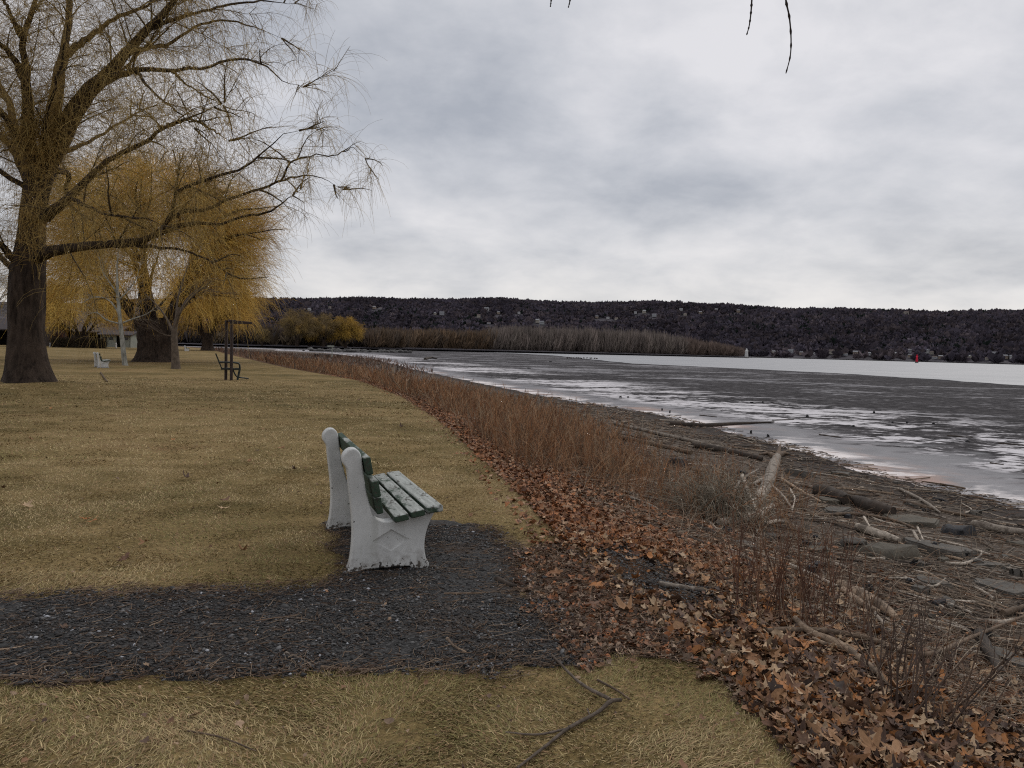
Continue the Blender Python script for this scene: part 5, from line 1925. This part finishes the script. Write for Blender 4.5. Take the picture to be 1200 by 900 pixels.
driftwood('driftwood_log', [([(911, 535), (906, 549), (900, 566), (888, 590)], [.09, .125, .115, .08], 'grey', -0.05), ([(911, 537), (918, 534), (926, 535)], [.08, .06, .02], 'brown', .05), ([(909, 538), (900, 534), (890, 535)], [.08, .05, .02], 'brown', .05), ([(911, 537), (914, 530, .2)], [.07, .03], 'brown', .05), ([(893, 578), (885, 594)], [.09, .07], 'pale', .01), ([(900, 562), (880, 572)], .05, 'grey', .05)], 'thick barkless tan log pointing from the beach toward the ice')
driftwood('driftwood_branch', [([(843, 616), (868, 613), (888, 607), (905, 599, .06)], [.045, .06, .055, .035], 'pale', .03), ([(869, 574, .35), (878, 592, .2), (888, 607)], .035, 'pale', .03), ([(857, 590, .05), (868, 576, .25), (888, 563, .3)], .03, 'grey', .03), ([(858, 602), (878, 604)], .02, 'pale', .02)], 'forked pale dead limb propped beside the grey tussock')
driftwood('driftwood_branch', [([(896, 617), (910, 613), (923, 615)], .03, 'pale', .02)], 'short bleached stick right of the forked pale limb')
driftwood('driftwood_branch', [([(830, 612), (842, 622), (856, 620), (864, 626)], .012, 'pale', .02), ([(836, 616), (845, 612)], .01, 'pale', .03)], 'thin white crooked twig below the grey tussock')
driftwood('driftwood_log', [([(1003, 622), (1022, 628), (1038, 633), (1054, 638)], [.05, .058, .05, .03], 'pale', .05), ([(1012, 614, .12), (1022, 626, .02)], .018, 'pale', .03)], 'smooth bleached log lying across the flat stones')
driftwood('driftwood_log', [([(984, 690), (1005, 701), (1030, 714), (1050, 730)], [.045, .055, .045, .025], 'bare', .03), ([(988, 696), (1010, 712), (1030, 722)], .035, 'bare', .02)], 'splintered pale log among the upright stems of the shrubs')
driftwood('driftwood_branch', [([(931, 738, .06), (948, 752, .05), (985, 768, .04), (1010, 785, .03), (1035, 806, .02), (1058, 824)], [.018, .022, .027, .022, .016, .010], 'bare', .04), ([(985, 768, .04), (968, 764, .03), (952, 756, .03)], .016, 'bare', .03)], 'stripped white branch lying over the leaf drift')
driftwood('driftwood_branch', [([(898, 748, .03), (950, 749, .05), (1010, 758, .06), (1060, 775, .06), (1095, 779, .08), (1140, 764, .14), (1205, 741, .2)], [.016, .018, .017, .016, .015, .013, .008], 'brown', .03), ([(1095, 779, .08), (1110, 800, .02)], .008, 'brown', .02)], 'long thin dark branch sweeping right over the bank')
driftwood('driftwood_post', [([(1147, 758, .10), (1160, 778, .05), (1174, 797, 0)], .045, 'dark', .02)], 'stubby dark broken timber beside the grey stone at the right edge')
driftwood('driftwood_log', [([(952, 580), (970, 583), (992, 592)], [.10, .13, .09], 'dark', .05)], 'black rotten log, left one of the pair below the thick tan log')
driftwood('driftwood_log', [([(1003, 592), (1022, 600), (1046, 606)], [.09, .12, .08], 'dark', .05)], 'black rotten log, right one of the pair on the muddy beach')
driftwood('driftwood_log', [([(785, 498), (820, 500), (860, 498), (907, 496)], [.09, .08, .06, .03], 'dark', .03)], 'long dark log lying along the edge of the ice')
driftwood('driftwood_log', [([(700, 510), (750, 520), (810, 533)], [.06, .07, .05], 'brown', .04)], 'brown log half hidden in the dry stems on the upper beach')
driftwood('driftwood_log', [([(812, 524), (850, 531), (893, 541)], [.07, .08, .05], 'dark', .05)], 'dark log lying left of the thick tan log')
driftwood('driftwood_log', [([(720, 498), (780, 512), (850, 528)], [.05, .06, .04], 'grey', .04)], 'long grey pole along the beach behind the dry stems')
driftwood('driftwood_branch', [([(1055, 575), (1080, 588), (1102, 603)], [.03, .03, .015], 'grey', .03)], 'thin grey pole slanting down near the rusty ice edge')
driftwood('driftwood_branch', [([(950, 607), (1000, 605), (1045, 612), (1072, 622)], [.022, .024, .022, .015], 'brown', .04)], 'long slim brown pole in front of the black rotten logs')
driftwood('driftwood_branch', [([(1108, 662), (1130, 663), (1148, 656, .03), (1150, 650, .05)], [.016, .018, .012, .006], 'pale', .03)], 'hooked pale stick beside the flat grey slab')
driftwood('driftwood_branch', [([(1040, 680), (1065, 681), (1090, 690), (1102, 686), (1108, 680)], [.010, .013, .014, .01, .006], 'pale', .03)], 'wavy white root across a dark stone')
driftwood('driftwood_log', [([(1140, 618), (1170, 624), (1200, 627)], [.06, .06, .04], 'grey', .04)], 'weathered grey log at the right edge near the ice')
driftwood('driftwood_branch', [([(1070, 630, .1), (1078, 640, .05), (1092, 640)], .02, 'pale', .02), ([(1075, 626, .12), (1084, 640)], .014, 'pale', .02)], 'little heap of bleached sticks on the flat slab')
driftwood('driftwood_branch', [([(498, 421.5), (506, 420, .1), (512, 421)], [.25, .22, .1], 'dark', .1), ([(498, 421.5, .2), (500, 419, .5)], .1, 'dark', 0)], 'dark snag frozen into the ice far out')
driftwood('driftwood_branch', [([(1175, 724), (1200, 716)], .03, 'brown', .04), ([(1168, 733), (1190, 729)], .02, 'pale', .02)], 'broken brown stick at the right edge of the beach')
driftwood('fallen_branch', [([(647, 775, .03), (680, 806, .02), (714, 827, .03)], [.006, .007, .009], 'twig', .012), ([(728, 826, .02), (715, 828, .02), (700, 840, .015), (666, 858, .01), (636, 882, .01), (606, 905, .01)], [.008, .010, .008, .0075, .006, .005], 'twig', .012), ([(668, 857, .01), (630, 865, .012), (592, 862, .01)], [.005, .0045, .003], 'twig', .01), ([(692, 843), (688, 836, .02)], .005, 'twig', .01)], 'forked grey branch lying on the front grass', 'branch')
FB = [([(-10, 796), (30, 798), (60, 801), (92, 802), (120, 799)], .011, 'brown', 'long brown stick along the front rim of the path at the left'), ([(-10, 767), (18, 763), (36, 759)], .008, 'bare', 'short stick with a pale broken tip on the path at the left edge'), ([(335, 769), (350, 775), (366, 784)], .009, 'grey', 'bent grey stick at the front rim of the path'), ([(376, 786), (400, 788), (430, 789), (452, 786)], .010, 'brown', 'brown curved stick at the front rim of the path'),
      ([(524, 752), (532, 761), (546, 768)], .010, 'bare', 'short fat tan stick in the middle of the path'), ([(520, 699), (560, 698), (590, 696), (612, 693)], .009, 'brown', 'straight dark stick right of the bench'), ([(582, 682), (595, 688), (606, 691)], .020, 'dark', 'slab of dark bark right of the bench'), ([(427, 755), (424, 763), (430, 773)], .005, 'grey', 'thin arched twig on the path below the bench'),
      ([(655, 744), (680, 750), (705, 755)], .007, 'brown', 'dark twig on the trodden corner of the path'), ([(282, 703), (278, 712), (281, 722)], .005, 'grey', 'small upright-lying twig on the left part of the path'), ([(243, 752), (246, 762), (243, 776)], .005, 'grey', 'thin curved twig in the middle of the left path'), ([(338, 788), (345, 775), (365, 758)], .004, 'grey', 'wispy twig crossing the front rim of the path'),
      ([(118, 437), (122, 443), (126, 448)], .03, 'brown', 'lone stick lying on the far lawn below the little white bench'), ([(220, 860), (260, 868), (300, 884)], .004, 'brown', 'thin brown twig lying in the near grass'), ([(700, 800), (722, 812), (738, 823)], .006, 'brown', 'dark twig beside the forked branch on the front grass'), ([(772, 688), (800, 692), (836, 698)], .022, 'grey', 'flat grey splinter of wood on the bank'),
      ([(560, 690), (600, 700), (640, 706)], .005, 'brown', 'fine twig beside the dark bark'), ([(60, 715), (110, 708), (160, 704)], .006, 'dark', 'dark twig along the rear rim of the path')]
for pts, r, tone, lab in FB:
    driftwood('stick', [(pts, r, tone, 0.018)], lab, 'stick', 'loose sticks around the path')


for pts, r, tone, lab in [([(862, 560), (885, 571), (905, 578)], .035, 'grey', 'grey stick jammed under the left side of the thick tan log'), ([(915, 562), (940, 578), (962, 590)], .03, 'bare', 'tan stick slanting right from the thick tan log'),
                          ([(895, 596), (930, 590), (958, 582)], .028, 'brown', 'brown stick crossing in front of the near end of the thick tan log'), ([(905, 575, .1), (918, 588, .1), (930, 600)], .022, 'pale', 'pale stick leaning on the right side of the thick tan log'),
                          ([(820, 560), (850, 566), (880, 566)], .04, 'brown', 'brown limb lying toward the thick tan log from the left'), ([(925, 580, .15), (931, 590, .1), (928, 600)], .018, 'pale', 'short white prong right of the thick tan log'),
                          ([(940, 570), (975, 578), (1010, 592)], .03, 'grey', 'grey pole behind the black rotten logs'), ([(1060, 590), (1100, 600), (1150, 610)], .035, 'brown', 'brown pole along the muddy beach near the rusty ice')]:
    driftwood('driftwood_branch', [(pts, r, tone, 0.02)], lab)


def random_sticks():
    cnt = 0
    names = {'pale': 'bleached stick strewn on the dark beach', 'grey': 'grey weathered stick strewn on the dark beach', 'brown': 'brown stick strewn on the dark beach', 'dark': 'dark wet stick strewn on the beach', 'bare': 'tan barkless stick strewn on the beach'}
    while cnt < 250:
        px, py = random.uniform(690, 1215), random.uniform(492, 800)
        p = hit(px, py)
        s1 = float(sdist(EDGE, p[:1], p[1:2])[0]); s2 = float(sdist(SHORE, p[:1], p[1:2])[0])
        if s1 < 1.3 or s2 > 0.6: continue
        a = math.radians(random.gauss(128, 42))
        L_ = random.uniform(0.2, 1.0) * (0.5 + 0.055 * p[1])
        d = np.array([math.cos(a), math.sin(a), 0])
        bend = np.array([-d[1], d[0], 0]) * random.uniform(-.12, .12) * L_
        tone = random.choice(['grey', 'grey', 'brown', 'bare', 'dark', 'pale', 'bare', 'pale'])
        r = random.uniform(0.005, 0.019) * (0.55 + 0.05 * p[1])
        pts = []
        for t in (0, .33, .66, 1.0):
            q = p + d * L_ * (t - 0.5) + bend * math.sin(t * math.pi)
            q[2] = max(gz(q[0], q[1]), LAKE) + r * 0.8 + 0.012
            pts.append(q - p)
        G = Geo()
        wood_tube(G, pts, r, tone, 6, 12)
        if random.random() < .4:
            wood_tube(G, [pts[1], pts[1] + (d * .5 + np.array([-d[1], d[0], .25]) * random.choice((-1, 1)) * .5) * L_ * .35], r * .6, tone, 5, 6)
        o = G.obj('driftwood_stick', M['drift'], smooth=True)
        o.location = tuple(p)
        tag(o, names[tone], 'driftwood', {'pale': 'bleached', 'grey': 'grey', 'brown': 'brown', 'dark': 'dark', 'bare': 'tan'}[tone] + ' sticks washed up on the beach')
        cnt += 1
    # the small stuff nobody could count
    n = 85000
    x, y = scatter(n, 3.6, 42, 0.78, 1.7)
    s1, s2 = sdist(EDGE, x, y), sdist(SHORE, x, y)
    k = (s1 > 0.9) & (s2 < 0.7) & (rng.random(n) < 0.35 + 0.65 * sstep(0.4, .6, fbm(x * .8, y * .8, 3, 101)))
    x, y = x[k], y[k]
    n = len(x)
    a = np.radians(rng.normal(130, 50, n))
    D = np.stack([np.cos(a), np.sin(a), 0 * a], -1)
    P = grow(np.stack([x, y, 0 * x], -1), D, rng.gamma(2.0, 0.042, n) * (0.6 + 0.05 * y) + 0.02, 4, 0, 0.3)
    P[..., 2] = np.maximum(H(P[..., 0], P[..., 1]), LAKE) + 0.008 + 0.02 * rng.random((n, 1))
    G = Geo()
    rad = (0.0022 + 0.0035 * rng.random(n)) * (0.6 + 0.07 * y)
    G.tubes(P, rad[:, None] * np.linspace(1, .6, 4)[None], 4, pal(n, [(0.07, 0.053, 0.042), (0.14, 0.108, 0.082), (0.22, 0.17, 0.13), (0.045, 0.036, 0.03), (0.17, 0.10, 0.062), (0.38, 0.31, 0.24)], .3))
    tag(G.obj('driftwood_litter', M['drift']), 'mat of small driftwood bits and reed stems covering the beach', 'driftwood litter', kind='stuff')


random_sticks()


# ------------------------------------------------------------------ stones
def rock_mat(name, c):
    k = NT(name, 0.85, 0.2)
    f = k.noise(4, 7, 0.68)
    g = k.noise(26, 5, 0.75)
    lay = k.noise(3.0, 5, 0.6, stretch=(1, 1, 9))
    col = k.ramp(f, [(0.3, [v * .5 for v in c]), (0.5, c), (0.72, [v * 1.35 for v in c])])
    col = k.mix(k.math('MULTIPLY', k.step(g, .52, .62), .65), col, (0.055, 0.044, 0.034))
    col = k.mix(k.math('MULTIPLY', k.step(k.noise(7, 5, .7), .56, .66), .7), col, (0.10, 0.075, 0.052))
    k.col(col)
    k.bump(k.math('ADD', g, lay), .8, .02)
    return k.m


M['slate'] = rock_mat('grey slate', (0.100, 0.089, 0.075))
M['mossy'] = rock_mat('brown stone', (0.095, 0.082, 0.062))
M['black_stone'] = rock_mat('black stone', (0.035, 0.034, 0.036))


def rock(px, py, wpx, hpx, thick, mat, label, flat=True, group=None, rz=None):
    p = hit(px, py)
    d = math.hypot(p[0], p[1])
    wm = wpx / 900 * d
    dm = hpx / 900 * d / max(0.12, (EYE - p[2]) / d) * (0.9 if flat else 0.5)
    dm = min(dm, wm * 1.6)
    bm = bmesh.new()
    n = random.randint(7, 10)
    ang = sorted(random.uniform(0, 2 * math.pi) * 0.25 + k * 2 * math.pi / n for k in range(n))
    ring = [(math.cos(t) * wm / 2 * random.uniform(.6, 1.1), math.sin(t) * dm / 2 * random.uniform(.6, 1.1)) for t in ang]
    tx, ty = random.uniform(-.12, .12), random.uniform(-.10, .02)
    lo = [bm.verts.new((x * 1.08, y * 1.08, -0.12)) for x, y in ring]
    hi = [bm.verts.new((x * (0.97 if flat else .72), y * (0.97 if flat else .72), thick * random.uniform(.85, 1.05) + tx * x + ty * y)) for x, y in ring]
    bm.faces.new(hi)
    for i in range(n): bm.faces.new((lo[i], lo[(i + 1) % n], hi[(i + 1) % n], hi[i]))
    bmesh.ops.bevel(bm, geom=[e for e in bm.edges if e.verts[0] in hi or e.verts[1] in hi], offset=min(.02, thick * .3), segments=2, affect='EDGES')
    bmesh.ops.triangulate(bm, faces=[f for f in bm.faces if len(f.verts) > 4])
    bmesh.ops.subdivide_edges(bm, edges=[e for e in bm.edges if e.calc_length() > wm * .2], cuts=3, use_grid_fill=True)
    for v in bm.verts:
        nz = mnoise.noise_vector(v.co * (3.0 / max(wm, .3)) + Vector((px, py, 0)))
        v.co += Vector(nz) * (0.05 * wm if not flat else 0.02 * wm)
        v.co.z += 0.012 * mnoise.noise(v.co * 14 + Vector((py, px, 0)))
    o = bm_obj('stone', bm, mat, smooth=not flat)
    o.location = (p[0], p[1], p[2] - (0.02 if wm > 0.25 else 0.0))
    o.rotation_euler = (0, 0, random.uniform(-.2, .2) if rz is None else rz)
    tag(o, label, 'stone', group)


rock(1098, 644, 78, 20, .09, M['slate'], 'broad flat grey slab with an overhanging edge on the beach')
rock(1000, 645, 36, 26, .16, M['slate'], 'upright grey stone left of the long mossy boulder', False)
rock(1040, 652, 82, 26, .16, M['mossy'], 'long mossy brown boulder in front of the bleached log', False)
rock(1092, 683, 42, 14, .06, M['slate'], 'oval grey stone beneath the wavy white root')
rock(1172, 690, 60, 18, .06, M['slate'], 'flat grey slab at the right edge below the oval stone')
rock(1185, 777, 56, 30, .07, M['slate'], 'large flat grey stone at the right edge by the dark timber')
rock(1150, 662, 66, 12, .05, M['slate'], 'narrow flat slab right of the mossy boulder')
rock(1070, 612, 70, 12, .08, M['mossy'], 'low brown ledge stone on the muddy beach')
rock(873, 640, 34, 16, .05, M['slate'], 'small grey stone in front of the forked pale limb')
rock(905, 632, 34, 16, .08, M['slate'], 'dull grey stone just right of the forked pale limb', False)
rock(960, 645, 50, 14, .05, M['mossy'], 'flat brown stone left of the upright grey stone')
rock(935, 555, 34, 9, .10, M['slate'], 'grey block right of the thick tan log')
rock(980, 600, 40, 9, .07, M['slate'], 'thin grey stone below the black rotten logs')
rock(1120, 625, 50, 12, .12, M['black_stone'], 'dark wedge stone behind the broad flat slab', False)
rock(795, 548, 30, 12, .22, M['black_stone'], 'black boulder at the inner edge of the dry stems', False)
rock(870, 562, 26, 8, .18, M['black_stone'], 'black stone left of the thick tan log', False)
rock(1100, 705, 44, 14, .04, M['slate'], 'half buried grey stone under the white root')
rock(1192, 640, 34, 12, .08, M['mossy'], 'brown stone by the right edge log', False)
cnt = 0
while cnt < 46:
    px, py = random.uniform(800, 1210), random.uniform(520, 770)
    p = hit(px, py)
    s1 = float(sdist(EDGE, p[:1], p[1:2])[0]); s2 = float(sdist(SHORE, p[:1], p[1:2])[0])
    if s1 < 2.0 or s2 > -0.2: continue
    m = random.choice(['slate', 'mossy', 'black_stone'])
    rock(px, py, random.uniform(8, 26), random.uniform(3, 8), random.uniform(.03, .08), M[m], {'slate': 'small grey stone scattered among the driftwood', 'mossy': 'small brown stone scattered among the driftwood', 'black_stone': 'small black stone scattered among the driftwood'}[m], random.random() < .6, {'slate': 'small grey beach stones', 'mossy': 'small brown beach stones', 'black_stone': 'small black beach stones'}[m])
    cnt += 1
# dark lumps frozen into the ice
for px, py in [(727, 466), (736, 466), (770, 467), (881, 472), (894, 472), (905, 472), (925, 474), (946, 489), (1046, 496), (1063, 496), (1094, 497), (1024, 484), (880, 508), (900, 512), (776, 481), (785, 484), (645, 424), (620, 432), (1134, 518), (1000, 500)]:
    rock(px, py, random.uniform(3, 5.5), 1.5, random.uniform(.05, .11) * (1 if py > 440 else 2), M['black_stone'], 'dark lump frozen into the lake ice', False, 'lumps on the ice')
for pts, r in [([(1170, 520), (1200, 522)], .05), ([(1160, 543), (1176, 545)], .04), ([(1110, 511), (1140, 513)], .05), ([(850, 511), (868, 513)], .07), ([(905, 493), (930, 492)], .06), ([(960, 510), (985, 513)], .05), ([(820, 487), (840, 489)], .05)]:
    driftwood('ice_stick', [(pts, r * 0.55, 'dark', 0)], 'thin dark stick frozen flat into the ice off the beach', 'stick', 'sticks on the ice')


# ------------------------------------------------------------------ twigs hanging in from a limb overhead
def overhanging_limb():
    root = empty('overhanging_tree', (4.6, -3.6, gz(4.6, -3.6)), 0, 'thin budded twigs dangling at the top of the view from a limb overhead', 'tree')
    o = Vector(root.location)
    G = Geo()

    def T(P): return np.array(P, float) - np.array(o)
    base = [(4.6, -3.6, o.z - .3), (4.5, -3.5, 1.2), (4.2, -3.0, 2.9), (3.6, -2.0, 4.0), (2.4, 0.0, 4.4), (1.4, 1.6, 4.15), (0.6, 2.6, 3.75), (0.05, 3.0, 3.6)]
    X = catmull(np.hstack([T(base), np.array([.22, .17, .14, .10, .06, .035, .02, .01])[:, None]]), 40)
    G.tubes(X[:, :3], X[:, 3], 10)
    G.obj('trunk', M['bark'], root, True)
    for pts, side in [([(927, -60), (920, -25), (921, 0), (925, 20), (927, 45), (926, 66), (921, 86)], 1), ([(884, -60), (882, -20), (881, 0), (880, 15), (878, 30), (875, 41)], 1), ([(672, -60), (669, -15), (668, 0), (666, 9)], 0), ([(650, -60), (648, -15), (646, 0), (645, 8)], 0)]:
        P = [at_y(px, py, 2.75) for px, py in pts]
        P = [np.array((P[0][0] * 1.02, 2.75, 3.95 if side else 3.62))] + P
        X = catmull(T(P), 40)
        g = Geo()
        r = np.linspace(.0042, .0016, 40)
        r[14::4] *= 1.7
        g.tubes(X, r, 6, (0.03, 0.022, 0.018))
        g.obj('hanging_twig', M['twig'], root)


overhanging_limb()
